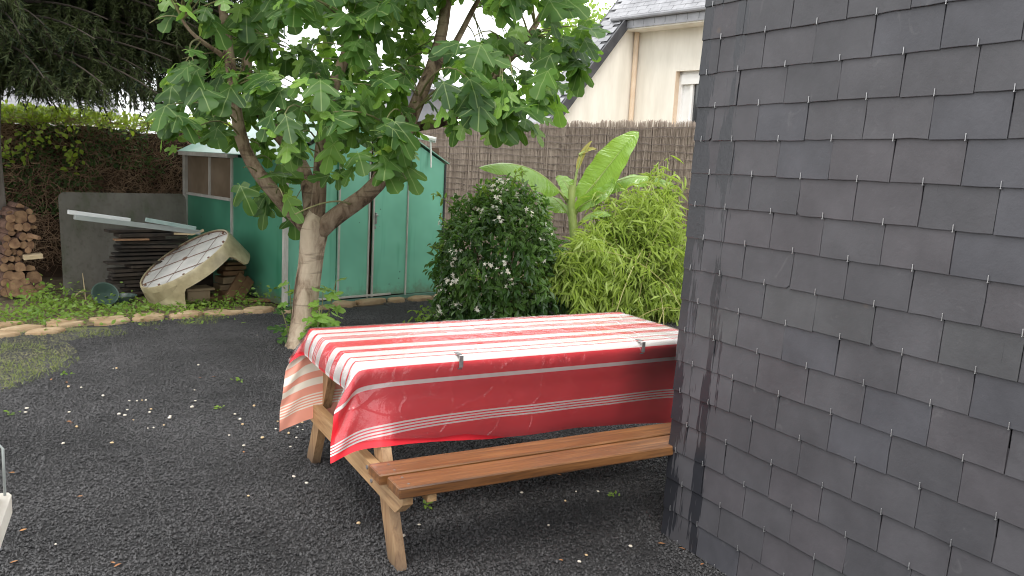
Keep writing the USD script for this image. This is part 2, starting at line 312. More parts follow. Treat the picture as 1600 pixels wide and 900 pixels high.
def shed_look(name, base):              # painted sheet with drips, spots and washed-out patches of its own
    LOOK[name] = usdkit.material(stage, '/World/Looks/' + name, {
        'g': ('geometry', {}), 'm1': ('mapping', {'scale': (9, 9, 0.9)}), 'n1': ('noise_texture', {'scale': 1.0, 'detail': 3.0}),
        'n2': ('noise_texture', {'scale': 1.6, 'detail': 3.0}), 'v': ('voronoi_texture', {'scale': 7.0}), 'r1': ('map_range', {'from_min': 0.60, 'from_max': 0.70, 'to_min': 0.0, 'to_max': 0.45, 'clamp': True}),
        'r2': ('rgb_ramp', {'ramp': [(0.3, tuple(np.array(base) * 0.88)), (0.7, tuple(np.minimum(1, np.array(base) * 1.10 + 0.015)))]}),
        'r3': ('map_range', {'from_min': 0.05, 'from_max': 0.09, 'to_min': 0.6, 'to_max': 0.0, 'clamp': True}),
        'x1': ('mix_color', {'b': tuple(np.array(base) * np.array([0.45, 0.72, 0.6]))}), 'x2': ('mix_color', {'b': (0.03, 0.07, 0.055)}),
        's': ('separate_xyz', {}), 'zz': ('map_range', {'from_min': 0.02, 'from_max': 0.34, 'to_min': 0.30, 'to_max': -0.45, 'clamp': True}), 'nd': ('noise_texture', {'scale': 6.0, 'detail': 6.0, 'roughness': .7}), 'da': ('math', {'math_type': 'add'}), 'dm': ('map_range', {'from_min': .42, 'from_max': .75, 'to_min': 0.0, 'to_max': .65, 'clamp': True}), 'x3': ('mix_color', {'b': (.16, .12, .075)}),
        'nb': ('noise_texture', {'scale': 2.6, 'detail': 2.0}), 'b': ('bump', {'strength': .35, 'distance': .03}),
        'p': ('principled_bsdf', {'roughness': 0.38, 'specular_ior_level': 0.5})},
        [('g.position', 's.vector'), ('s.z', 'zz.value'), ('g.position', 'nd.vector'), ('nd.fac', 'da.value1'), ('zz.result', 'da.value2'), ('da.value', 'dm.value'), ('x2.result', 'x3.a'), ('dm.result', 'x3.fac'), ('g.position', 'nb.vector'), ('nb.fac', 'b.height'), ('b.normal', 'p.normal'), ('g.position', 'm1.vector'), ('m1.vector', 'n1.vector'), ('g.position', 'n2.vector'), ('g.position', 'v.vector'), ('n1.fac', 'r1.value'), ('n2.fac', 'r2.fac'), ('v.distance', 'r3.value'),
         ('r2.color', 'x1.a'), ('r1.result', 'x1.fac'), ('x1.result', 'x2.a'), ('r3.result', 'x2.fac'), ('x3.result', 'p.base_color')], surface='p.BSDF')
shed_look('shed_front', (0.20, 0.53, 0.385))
shed_look('shed_side_shaded', (0.06, 0.25, 0.155))  # darker copy of the front green: shade on the side wall put into its colour

def slate_look(name, c1, c2):           # riven slate; the last half metre before the corner is wet with run-off streaks
    LOOK[name] = usdkit.material(stage, '/World/Looks/' + name, {
        'g': ('geometry', {}), 's': ('separate_xyz', {}),
        'n': ('noise_texture', {'scale': 5.0, 'detail': 6.0, 'roughness': 0.6}), 'r': ('rgb_ramp', {'ramp': [(0.3, c1), (0.7, c2)]}),
        'ms': ('mapping', {'scale': (1, 21, 1.5)}), 'ns': ('noise_texture', {'scale': 1.0, 'detail': 4.0, 'roughness': 0.7}),
        'mz': ('mapping', {'scale': (1, 3, 3)}), 'nz': ('noise_texture', {'scale': 1.6, 'detail': 2.0}),
        'w': ('math', {'math_type': 'multiply_add', 'value2': 0.16, 'value3': 0.0}),
        'e': ('map_range', {'from_min': 2.70, 'from_max': 2.86, 'to_min': -0.13, 'to_max': 0.27}),
        'd1': ('math', {'math_type': 'subtract', 'value2': 2.625}), 'd2': ('math', {'math_type': 'absolute'}),
        'd3': ('map_range', {'from_min': 0.0, 'from_max': 0.10, 'to_min': 0.17, 'to_max': -0.20, 'clamp': True}),
        'mxm': ('math', {'math_type': 'maximum'}), 'a1': ('math', {'math_type': 'add'}), 'a2': ('math', {'math_type': 'multiply_add', 'value2': 0.45, 'value3': 0.0}),
        'k': ('map_range', {'from_min': 0.762, 'from_max': 0.785, 'to_min': 0.0, 'to_max': 0.82, 'clamp': True}),
        'wet': ('mix_color', {'b': (0.010, 0.011, 0.014)}), 'ro': ('map_range', {'from_min': 0.0, 'from_max': 0.6, 'to_min': 0.52, 'to_max': 0.30}),
        'nb': ('noise_texture', {'scale': 38.0, 'detail': 6.0, 'roughness': 0.7}), 'b': ('bump', {'strength': 0.22, 'distance': 0.006}),
        'sc': ('noise_texture', {'scale': 9.0, 'detail': 5.0, 'distortion': 1.5}), 'scr': ('map_range', {'from_min': 0.66, 'from_max': 0.80, 'to_min': 0.0, 'to_max': 0.35, 'clamp': True}), 'scx': ('mix_color', {'b': (0.16, 0.155, 0.155)}),
        'v': ('voronoi_texture', {'scale': 2.3}), 'vr': ('map_range', {'from_min': 0.03, 'from_max': 0.07, 'to_min': 0.45, 'to_max': 0.0, 'clamp': True}), 'vx': ('mix_color', {'b': (0.26, 0.16, 0.07)}),
        'p': ('principled_bsdf', {'specular_ior_level': 0.5})},
        [('g.position', 's.vector'), ('g.position', 'n.vector'), ('n.fac', 'r.fac'), ('g.position', 'ms.vector'), ('ms.vector', 'ns.vector'), ('g.position', 'mz.vector'), ('mz.vector', 'nz.vector'),
         ('s.y', 'e.value'), ('s.y', 'd1.value1'), ('d1.value', 'd2.value1'), ('d2.value', 'd3.value'), ('e.result', 'mxm.value1'), ('d3.result', 'mxm.value2'),
         ('ns.fac', 'a1.value1'), ('mxm.value', 'a1.value2'), ('nz.fac', 'a2.value1'), ('a1.value', 'a2.value3'), ('a2.value', 'k.value'), ('k.result', 'wet.fac'),
         ('r.color', 'scx.a'), ('g.position', 'sc.vector'), ('sc.fac', 'scr.value'), ('scr.result', 'scx.fac'), ('scx.result', 'vx.a'), ('g.position', 'v.vector'), ('v.distance', 'vr.value'), ('vr.result', 'vx.fac'), ('vx.result', 'wet.a'), ('wet.result', 'p.base_color'),
         ('k.result', 'ro.value'), ('ro.result', 'p.roughness'), ('g.position', 'nb.vector'), ('nb.fac', 'b.height'), ('b.normal', 'p.normal')], surface='p.BSDF')
SLATES = 'grey dark blue purple pale green'.split()
for nm, c in zip(SLATES, ((.050, .0495, .0515), (.0445, .0445, .0465), (.0475, .0485, .0525), (.053, .0505, .0525), (.0555, .0545, .0565), (.0495, .0505, .0505))):
    slate_look('wall_slate_' + nm, tuple(np.array(c) * [.86, .84, .90]), tuple(np.array(c) * [1.36, 1.33, 1.41]))

# ------------------------------------------------------------------ ground
from shapely.geometry import Polygon
structure('ground', (np.array([[-150, -150, -0.012], [150, -150, -0.012], [150, 150, -0.012], [-150, 150, -0.012]]), np.array([[0, 1, 2, 3]])), 'earth')
A_EDGE = 8.25
gpoly = [(-3.5, -1.5), (2.52, -1.5), (2.52, 2.6), (8.2, 2.6), tuple(G(5.0, 8.6)[:2]), tuple(G(8.0, 8.9)[:2]), tuple(G(8.02, 6.6)[:2]), tuple(G(8.08, 4.2)[:2]), tuple(G(8.28, 2.5)[:2]), tuple(G(8.34, 1.4)[:2]), tuple(G(8.4, -2.0)[:2])]
structure('gravel_bed', prism(gpoly, -0.008, -0.004), 'gravel_base')
structure('soil_bed', prism([tuple(G(*q)[:2]) for q in ((8.28, -2.5), (8.34, 1.4), (8.28, 2.5), (8.08, 4.2), (8.02, 6.6), (8.0, 8.9), (11.6, 8.9), (11.6, -2.5))], -0.003, 0.004), 'soil')
mp = [(-1.6, 6.2), (-0.7, 6.25), (-0.42, 6.4), (-0.22, 6.75), (-0.02, 7.1), (0.1, 7.5), (0.02, 7.9), (0.25, 8.2), (0.5, 8.45), (0.1, 8.5), (-0.6, 8.38), (-1.6, 8.2)]
structure('moss_patch', prism(mp, -0.002, 0.003), 'moss')

# loose stones: three patches of single stones, laid side by side and turned
ico = trimesh.creation.icosphere(0)
def stone_patch(seed, n=2900, s=0.5):
    g = np.random.default_rng(seed)
    pos = np.c_[g.uniform(-s / 2 - .01, s / 2 + .01, (n, 2)), g.uniform(-0.004, 0.006, n)]
    q = unit(g.normal(size=(n, 3))); Y = unit(np.cross(q, g.normal(size=(n, 3)))); Z = np.cross(q, Y)
    mb = MB()
    for k in range(4):
        pv = ico.vertices * (1 + g.uniform(-.28, .28, (12, 1)))
        w = slice(k * n // 4, (k + 1) * n // 4); nn = len(pos[w])
        sz = (0.0032 + 0.0060 * g.random((nn, 1)) ** 1.6) * np.array([[1.0, 0.8, 0.6]]) * g.uniform(.8, 1.2, (nn, 3))
        mb.add(*scatter(pv, ico.faces, pos[w], q[w], Y[w], Z[w], sz))
    return mb
gi = UsdGeom.PointInstancer.Define(stage, '/World/gravel')
tag(gi.GetPrim(), 'loose dark grey gravel covering the yard around the picnic table', 'gravel', kind='stuff')
protos = []
UsdGeom.Scope.Define(stage, '/World/gravel/kinds')
for k in range(3):
    p = f'/World/gravel/kinds/stones_{k}'
    usdkit.mesh(stage, p, stone_patch(40 + k).mesh(), LOOK['gravel_stone']); protos.append(p)
gi.CreatePrototypesRel().SetTargets([Sdf.Path(p) for p in protos])
gx, gy = np.meshgrid(np.arange(-2.0, 8.0, 0.5), np.arange(0.5, 9.6, 0.5))
c = np.c_[gx.ravel(), gy.ravel()] + 0.13
ok = inside(np.array(gpoly), c)
for dx in (-.2, .2):
    for dy in (-.2, .2): ok &= inside(np.array(gpoly), c + [dx, dy])
okedge = inside(np.array(gpoly), c)
fine = np.stack(np.meshgrid(np.arange(-2, 8, .5), np.arange(.5, 9.6, .5)), -1)
c = c[okedge]
vis = []
for q in c:
    d = np.array([*q, 0]) - eye; z = d @ fw
    vis.append(z > 0.5 and -300 < 800 + F * (d @ cr) / z < 1900 and 450 - F * (d @ cu) / z < 1200)
c = c[np.array(vis)]
n = len(c); an = rng.integers(0, 4, n) * math.pi / 2
gi.CreatePositionsAttr(Vt.Vec3fArray.FromNumpy(np.c_[c, np.zeros(n)].astype(np.float32)))
gi.CreateOrientationsAttr(Vt.QuathArray([Gf.Quath(math.cos(t / 2), 0, 0, math.sin(t / 2)) for t in an]))
gi.CreateProtoIndicesAttr(Vt.IntArray([int(x) for x in rng.integers(0, 3, n)]))

# ------------------------------------------------------------------ slate-hung wall
XW, YC, CH, SW = 2.509, 2.845, 0.1439, 0.256
wall = thing('slate_wall', 'dark slate hung wall with steel hooks and wet streaks at its corner', 'wall', (XW, YC, 0))
obj('backing', boxm((XW + 1.5, (YC - .012 - 1.6) / 2, 1.58), (2.97, YC - .012 + 1.6, 3.2)), 'slate_backing', wall)
def slate_tile(y0, y1, z0, h, g, notch):
    # outline in (y, z): slightly ragged, thin, leaning out at its foot
    w = y1 - y0; k = 4
    j = lambda s: g.normal(0, s)
    zb = [z0 + j(.0009) for _ in range(k + 1)]
    bot = [[y0 + w * i / k, zb[i]] for i in range(k + 1)]
    if notch == 1: bot[0] = [y0 + .002, z0 + .012]; bot.insert(1, [y0 + .016, z0])
    if notch == 2: bot[-1] = [y1 - .018, z0]; bot.append([y1 - .001, z0 + .014])
    side = [[y1 + j(.0012), z0 + h * .35], [y1 + j(.0012), z0 + h * .7], [y1, z0 + h]]
    side2 = [[y0, z0 + h], [y0 + j(.0012), z0 + h * .7], [y0 + j(.0012), z0 + h * .35]]
    o = np.array(bot + side + side2); n = len(o); th = .0055
    lean = lambda z: -(0.0130 + g_off - (z - z0) / h * 0.0105)
    g_off = g.uniform(-.001, .0015)
    front = np.c_[[XW + lean(z) for z in o[:, 1]], o]
    back = front + [th, 0, 0]
    cf = np.array([[XW + lean(z0 + h * .5), (y0 + y1) / 2 + j(.02), z0 + h * .5]])
    inner = front.copy(); ctr = front.mean(0)
    inner[:, 1:] += (ctr[1:] - front[:, 1:]) * 0.02
    front[:, 0] += .0012                       # worn edge
    v = np.vstack([front, back, inner, cf]); f = []
    for i in range(n):
        q = (i + 1) % n
        f += [[i, n + i, n + q], [i, n + q, q], [2 * n + i, i, q], [2 * n + i, q, 2 * n + q], [3 * n, 2 * n + i, 2 * n + q]]
    return v, np.array(f)
g = np.random.default_rng(3)
hook = MB()
for row in range(-1, 20):
    z0 = row * CH + (0.0 if row >= 0 else 0.02); first = 2.089 + 2 * SW + SW * 0.985 if row % 2 == 0 else 2.089 + 2.5 * SW
    edges = [YC] + [first - SW * i + g.normal(0, .002) for i in range(14)]
    edges = sorted({round(min(e, YC), 4) for e in edges}, reverse=True)
    edges = [edges[0]] + [e for e in edges[1:] if edges[0] - e > .05]
    for y1, y0 in zip(edges[:-1], edges[1:]):
        if y1 < 0.75: break
        v, f = slate_tile(y0 + .0017, y1 - .0017, z0 + g.normal(0, .0012), CH * 1.55 if row >= 0 else CH * 1.4, g, g.choice([0] * 22 + [1, 2]))
        obj('slate', (v, f), f'wall_slate_{SLATES[g.choice(6, p=[.34, .16, .16, .16, .12, .06])]}', wall)
        ym = (y0 + y1) / 2 if y1 - y0 > .2 else y0 + .06
        if row >= 0:
            hb = MB(); hb.box((XW - .0165, ym, z0 + .008), (.0026, .0028, .024), ch=.0008); hb.box((XW - .011, ym, z0 - .0035), (.0145, .0028, .003))
            obj('hook', hb, 'steel', wall)

# ------------------------------------------------------------------ picnic table
X0, Y0, TW, TL, TH_ = 1.104, 3.310, 0.808, 2.015, 0.824
tab = thing('picnic_table', 'wooden A frame picnic table with attached benches under red striped cloth', 'picnic table', (X0 + TL / 2, Y0 + TW / 2, 0))
yc = Y0 + TW / 2
nb = 6; bw = TW / nb
for i in range(nb):
    obj('tabletop_board', boxm((X0 + TL / 2, Y0 + .012 + (bw - .004) * (i + .5), TH_ - .029), (TL - .03, bw - .012, .04), ch=.004), 'bench_wood', tab)
for s in (-1, 1):                         # seats, two planks each
    for k in (-.080, .080):
        obj('bench_plank', boxm((X0 + TL / 2 + (.028 if k * s > 0 else .004), yc + s * .755 + k, .427), (TL + .01, .139, .046), ch=.005), 'bench_wood', tab)
for s in (-1, 1):
    for k in (-.078, .078):
        for xs in (X0 + .075, X0 + TL - .075):
            for dy in (-.035, .035): obj('screw', MB().tube([(xs, yc + s * .755 + k + dy, .4495), (xs, yc + s * .755 + k + dy, .4515)], .0055, 7), 'dark_clip', tab)
for xe, sx in ((X0 + .095, 1), (X0 + TL - .095, -1)):
    xb, xl = xe - sx * .024, xe + sx * .026          # beam on the outer side, legs inside it
    obj('cross_beam', trimesh.convex.convex_hull(np.vstack([[[xb + .022 * q, y, z] for y, z in ((yc - .875, .403), (yc - .875, .365), (yc - .80, .305), (yc + .80, .305), (yc + .875, .365), (yc + .875, .403))] for q in (-1, 1)])), 'beam_wood', tab)
    obj('top_bearer', boxm((xb, yc, .735), (.044, .72, .09), ch=.004), 'beam_wood', tab)
    for s in (-1, 1):
        a, b = np.array([xl, yc + s * .665, 0.0]), np.array([xl, yc + s * .275, .778])
        off = np.array([0, .056, 0])
        v = np.array([p + o + q for p in (a, b) for o in (-off, off) for q in ([-.023, 0, 0], [.023, 0, 0])])
        obj('leg', trimesh.convex.convex_hull(v), 'leg_wood', tab)
        for dz in (.335, .375):
            c = a + (b - a) * dz / .778; c = np.array([xb - sx * .022, c[1] + (.02 if dz > .35 else -.02), dz])
            obj('bolt', MB().tube([c, c - [sx * .006, 0, 0]], .009, 7), 'dark_clip', tab)
    for s in (-1, 1):
        obj('bench_cleat', boxm((xl + sx * .05, yc + s * .755, .385), (.04, .26, .036)), 'beam_wood', tab)
obj('brace', beamm((X0 + .15, yc, .36), (X0 + .60, yc, .74), .045, .07, (0, 1, 0)), 'leg_wood', tab)
obj('brace', beamm((X0 + TL - .15, yc, .36), (X0 + TL - .60, yc, .74), .045, .07, (0, 1, 0)), 'leg_wood', tab)

# cloth: hung by a small relaxation, the part on the table top pinned
ds = 0.026
S = np.arange(-0.17, TL + 0.20, ds); T = np.arange(-0.476, TW + 0.46, ds)
ns, nt = len(S), len(T)
SS, TT = np.meshgrid(S, T, indexing='ij')
X = np.stack([X0 + SS, Y0 + TT, np.full_like(SS, TH_ + .004)], -1)
pin = (SS > -.004) & (SS < TL + .004) & (TT > -.004) & (TT < TW + .004)
nz = meshkit.fbm(np.stack([SS * 3, TT * 3, np.zeros_like(SS)], -1), 3, 5) - .5
V = np.zeros_like(X)
X[..., 2] += np.where(pin, 0, nz * .02)
wgt = np.where(pin, 0.0, 1.0)[..., None]
pairs = []
for di, dj, st in ((1, 0, 1.), (0, 1, 1.), (1, 1, .6), (1, -1, .6), (3, 0, .35), (0, 3, .35), (6, 0, .25), (0, 6, .12)):
    A = (slice(0, ns - di), slice(0, nt - dj) if dj >= 0 else slice(-dj, nt)); B = (slice(di, ns), slice(dj, nt) if dj >= 0 else slice(0, nt + dj))
    pairs.append((A, B, math.hypot(di, dj) * ds, st, di > 1 or dj > 1))
for it in range(230):
    V *= .93; V[..., 2] -= 9.8 * .012 * wgt[..., 0]
    # a faint, uneven push so that the folds differ
    V[..., 1] += wgt[..., 0] * (.012 * nz)
    V[..., 0] -= wgt[..., 0] * .09 * ((SS < .02) & ((TT < -.05) | (TT > TW + .05)))
    old = X.copy(); X = X + V * .012 * wgt
    for rep in range(4):
        D = np.zeros_like(X); N = np.zeros(X.shape[:2] + (1,))
        for A, B, L, st, bend in pairs:
            d = X[B] - X[A]; l = np.linalg.norm(d, axis=-1, keepdims=True)
            c = (l - L) / np.maximum(l, 1e-6) * d * st
            wa, wb = wgt[A], wgt[B]; tw = np.maximum(wa + wb, 1e-6)
            D[A] += c * wa / tw; D[B] -= c * wb / tw; N[A] += st; N[B] += st
        X = X + 1.7 * D / np.maximum(N, 1) * wgt
        x, y, z = X[..., 0], X[..., 1], X[..., 2]
        px0, px1, py0, py1 = x - (X0 - .006), (X0 + TL + .006) - x, y - (Y0 - .006), (Y0 + TW + .006) - y
        ins = (px0 > 0) & (px1 > 0) & (py0 > 0) & (py1 > 0) & (~pin) & (z < TH_ + .004) & (z > TH_ - .10)
        mnp = np.minimum(np.minimum(px0, px1), np.minimum(py0, py1))
        x -= np.where(ins & (mnp == px0), px0, 0); x += np.where(ins & (mnp == px1), px1, 0)
        y -= np.where(ins & (mnp == py0), py0, 0); y += np.where(ins & (mnp == py1), py1, 0)
        for xl in (X0 + .095 + .026, X0 + TL - .095 - .026):      # the cloth hangs over the slanting legs
            near = (np.abs(x - xl) < .045) & (~pin) & (z < TH_ - .05)
            off = .665 - .39 * z / .778 + .068
            fr, bk_ = near & (TT < .1), near & (TT > .6)
            y -= np.where(fr, np.maximum(y - (yc - off), 0), 0)
        np.maximum(z, np.where(pin, z, .02), out=z)
    V = (X - old) / .012
# gentle billows of the long front and back drops
drop = np.clip(-TT, 0, 1) + np.clip(TT - TW, 0, 1)
bil = meshkit.fbm(np.stack([SS * 2.1 + 3, TT * 1.2, np.zeros_like(SS)], -1), 2, 9) - .5
sgn = np.where(TT < .2, -1.0, 1.0)
X[..., 1] += sgn * bil * drop * .24 * (~pin) * np.clip((SS + .1) / .2, 0, 1)
X[..., 2] += np.where(pin, (meshkit.fbm(np.stack([SS * 2.5, TT * 9, np.zeros_like(SS)], -1), 3, 2) - .5) * .004, 0)
from scipy.interpolate import RegularGridInterpolator
surf = RegularGridInterpolator((S, T), X, bounds_error=False, fill_value=None)
gu, gv = np.gradient(X, axis=0), np.gradient(X, axis=1)
nrmf = RegularGridInterpolator((S, T), unit(np.cross(gu, gv)), bounds_error=False, fill_value=None)
def cloth_mesh(s0, s1, tf, tb, n_s, n_t, lift):
    u = np.linspace(0, 1, n_s); w = np.linspace(0, 1, n_t)
    U, W = np.meshgrid(u, w, indexing='ij'); s = s0 + (s1 - s0) * U
    t0, t1 = tf(s), tb(s); t = t0 + (t1 - t0) * W
    q = np.stack([s, t], -1).reshape(-1, 2)
    v = surf(q) + lift(q)[:, None] * unit(nrmf(q))
    i = np.arange(n_s * n_t).reshape(n_s, n_t)
    f = np.stack([i[:-1, :-1], i[1:, :-1], i[1:, 1:], i[:-1, 1:]], -1).reshape(-1, 4)
    return v, f, q
W_, R_ = (0.87, 0.85, 0.82), (0.80, 0.030, 0.046)
UVM = lambda lo, hi: {'from_min': lo, 'from_max': hi, 'to_min': 0.0, 'to_max': 1.0, 'clamp': True}
def ramp256(lo, hi, bands):
    t = np.linspace(lo, hi, 256); c = np.tile(np.array(R_), (256, 1))
    for a, b in bands: c[(t >= a) & (t < b)] = W_
    return [(float(i) / 255, tuple(x)) for i, x in enumerate(c)]
thin = [(-.207 - .0115 * i, -.2005 - .0115 * i) for i in range(4)]
tb_ = [(1.085 + .014 * i, 1.092 + .014 * i) for i in range(5)]
LOOK['oilcloth'] = usdkit.material(stage, '/World/Looks/oilcloth', {
    'tc': ('texture_coordinate', {}), 's': ('separate_xyz', {}), 'g': ('geometry', {}),
    'm0': ('map_range', UVM(-.10, .34)), 'm1': ('map_range', UVM(.34, 1.06)), 'm2': ('map_range', UVM(-.26, -.18)), 'm3': ('map_range', UVM(1.06, 1.16)),
    'r0': ('rgb_ramp', {'ramp': ramp256(-.10, .34, [(-.068, -.052), (0, .046), (.060, .114), (.132, .215), (.27, .34)])}),
    'r1': ('rgb_ramp', {'ramp': ramp256(.34, 1.06, [(.455, .515), (.53, .54), (.553, .563), (.575, .64), (.67, .745), (.86, .90), (.94, .98), (1.01, 1.045)])}),
    'r2': ('rgb_ramp', {'ramp': ramp256(-.26, -.18, thin)}), 'r3': ('rgb_ramp', {'ramp': ramp256(1.06, 1.16, tb_)}),
    'c0': ('math', {'math_type': 'greater_than', 'value2': .34}), 'c1': ('math', {'math_type': 'less_than', 'value2': -.10}), 'c2': ('math', {'math_type': 'greater_than', 'value2': 1.06}),
    'x0': ('mix_color', {}), 'x1': ('mix_color', {}), 'x2': ('mix_color', {}),
    'bk': ('mix_color', {'b': (0.72, 0.60, 0.42)}), 'bf': ('math', {'math_type': 'multiply', 'value2': .52}),
    'n': ('noise_texture', {'scale': 7.0, 'detail': 3.0}), 'b': ('bump', {'strength': .25, 'distance': .01}),
    'p': ('principled_bsdf', {'roughness': .42, 'specular_ior_level': .4}), 't': ('translucent_bsdf', {}), 'mx': ('mix_closure', {'fac': .15})},
    [('tc.UV', 's.vector'), ('s.y', 'm0.value'), ('s.y', 'm1.value'), ('s.y', 'm2.value'), ('s.y', 'm3.value'), ('m0.result', 'r0.fac'), ('m1.result', 'r1.fac'), ('m2.result', 'r2.fac'), ('m3.result', 'r3.fac'),
     ('s.y', 'c0.value1'), ('s.y', 'c1.value1'), ('s.y', 'c2.value1'), ('c0.value', 'x0.fac'), ('c1.value', 'x1.fac'), ('c2.value', 'x2.fac'),
     ('r0.color', 'x0.a'), ('r1.color', 'x0.b'), ('x0.result', 'x1.a'), ('r2.color', 'x1.b'), ('x1.result', 'x2.a'), ('r3.color', 'x2.b'),
     ('x2.result', 'bk.a'), ('g.backfacing', 'bf.value1'), ('bf.value', 'bk.fac'), ('bk.result', 'p.base_color'), ('bk.result', 't.color'),
     ('g.position', 'n.vector'), ('n.fac', 'b.height'), ('b.normal', 'p.normal'), ('p.BSDF', 'mx.closure1'), ('t.BSDF', 'mx.closure2')], surface='mx.closure')
LOOK['clear_plastic'] = usdkit.material(stage, '/World/Looks/clear_plastic', {
    'g': ('geometry', {}), 'mp': ('mapping', {'scale': (1.0, 1.6, 1.0)}), 'n': ('noise_texture', {'scale': 4.5, 'detail': 5.0, 'roughness': .55, 'distortion': 1.2}), 'b': ('bump', {'strength': .8, 'distance': .02}),
    'w': ('noise_texture', {'scale': 3.0, 'detail': 2.0}), 'wa': ('vector_math', {'math_type': 'multiply_add', 'vector2': (.25, .25, .25)}), 'v': ('voronoi_texture', {'feature': 'distance_to_edge', 'scale': 4.2}), 'vm': ('map_range', {'from_min': 0.0, 'from_max': 0.045, 'to_min': 1.0, 'to_max': 0.0, 'clamp': True}), 'b2': ('bump', {'strength': .5, 'distance': .006}),
    'f': ('fresnel', {'IOR': 1.52}), 't': ('transparent_bsdf', {'color': (.97, .97, .97)}), 'gl': ('glossy_bsdf', {'color': (1, 1, 1), 'roughness': .16}), 'd': ('diffuse_bsdf', {'color': (.75, .74, .73)}),
    'mx': ('mix_closure', {}), 'md': ('mix_closure', {'fac': .012})},
    [('g.position', 'mp.vector'), ('mp.vector', 'n.vector'), ('n.fac', 'b.height'), ('g.position', 'w.vector'), ('w.color', 'wa.vector1'), ('g.position', 'wa.vector3'), ('wa.vector', 'v.vector'), ('v.distance', 'vm.value'), ('vm.result', 'b2.height'), ('b.normal', 'b2.normal'), ('b2.normal', 'gl.normal'), ('f.fac', 'mx.fac'), ('t.BSDF', 'mx.closure1'), ('gl.BSDF', 'mx.closure2'),
     ('mx.closure', 'md.closure1'), ('d.BSDF', 'md.closure2')], surface='md.closure')
zero = lambda q: np.zeros(len(q))
v, f, uv = cloth_mesh(-.105, TL + .16, lambda s: -.268 - .070 * np.clip(s / .7, 0, 1) - .032 * np.clip((s - 1.2) / .7, 0, 1), lambda s: TW + .405 + 0 * s, 150, 110, zero)
obj('tablecloth', (v, np.vstack([f[:, [0, 1, 2]], f[:, [0, 2, 3]]])), 'oilcloth', smooth=True, uv=uv, label='red and white striped oilcloth draped over the picnic table', cat='tablecloth')
lift = lambda q: .004 + .010 * meshkit.fbm(np.c_[q * [3, 5], np.zeros(len(q))], 3, 4) * ((q[:, 1] < -.02) | (q[:, 0] < -.01)) + .0015 * meshkit.noise(np.c_[q * [6, 14], np.zeros(len(q))], 8)
v, f, uv = cloth_mesh(-.085, TL + .18, lambda s: -.236 - .056 * np.clip(s / .4, 0, 1) - .125 * np.clip((s - .55) / .7, 0, 1), lambda s: TW + .10 + 0 * s, 170, 110, lift)
obj('plastic_cover', (v, np.vstack([f[:, [0, 1, 2]], f[:, [0, 2, 3]]])), 'clear_plastic', smooth=True, uv=uv, label='clear wrinkled plastic sheet laid over the red striped tablecloth', cat='plastic sheet')
for s_, lab in ((.50, 'small dark clip on the front table edge nearest the bench end'), (1.56, 'small dark clip on the front table edge beside the slate wall')):
    t = thing('tablecloth_clip', lab, 'clip', (X0 + s_, Y0, TH_), 'clips holding the tablecloth')
    mb = MB(); mb.box((X0 + s_, Y0 + .018, TH_ + .016), (.020, .045, .003)); mb.box((X0 + s_, Y0 - .021, TH_ - .014), (.020, .003, .055)); mb.box((X0 + s_, Y0 + .01, TH_ - .050), (.020, .05, .003))
    obj('clip_body', mb, 'dark_clip', t)

# ------------------------------------------------------------------ fig tree
fig = thing('fig_tree', 'fig tree with pale trunk and big lobed leaves behind the picnic table', 'tree', ground(465, 538))
D0 = 7.37
def limb(px, r0, r1, name='limb', m_='fig_limb', n=26, k=10, knob=.10):
    pts = spline([P(*q) for q in px], n); r = np.linspace(r0, r1, n)
    v, f = tubem(pts, r, k)
    c = v.copy(); idx = np.minimum(np.arange(len(v)) // k, n - 1)
    dv = v - pts[idx]; v = pts[idx] + dv * (1 + knob * 2 * (meshkit.fbm(c * 9, 3, 3) - .5))[:, None]
    obj(name, (v, f), m_, fig, smooth=True); return pts
limbs = []
n = 44; k = 18
pts = spline([P(469, 552, D0), P(472, 525, D0), P(476, 480, D0), P(481, 435, D0), P(487, 385, D0), P(492, 348, D0), P(495, 330, D0 + .02)], n)
r = np.interp(np.linspace(0, 1, n), [0, .1, .3, .75, .9, 1], [.160, .130, .113, .112, .125, .065])
v, f = tubem(pts, r, k)
idx = np.minimum(np.arange(len(v)) // k, n - 1)
ang = np.arange(len(v)) % k / k * 2 * math.pi
v = pts[idx] + (v - pts[idx]) * (1 + .22 * (meshkit.fbm(v * [7, 7, 4], 4, 3) - .5) + .05 * np.sin(ang * 3 + 1))[:, None]
obj('trunk', (v, f), 'fig_bark', fig, smooth=True)
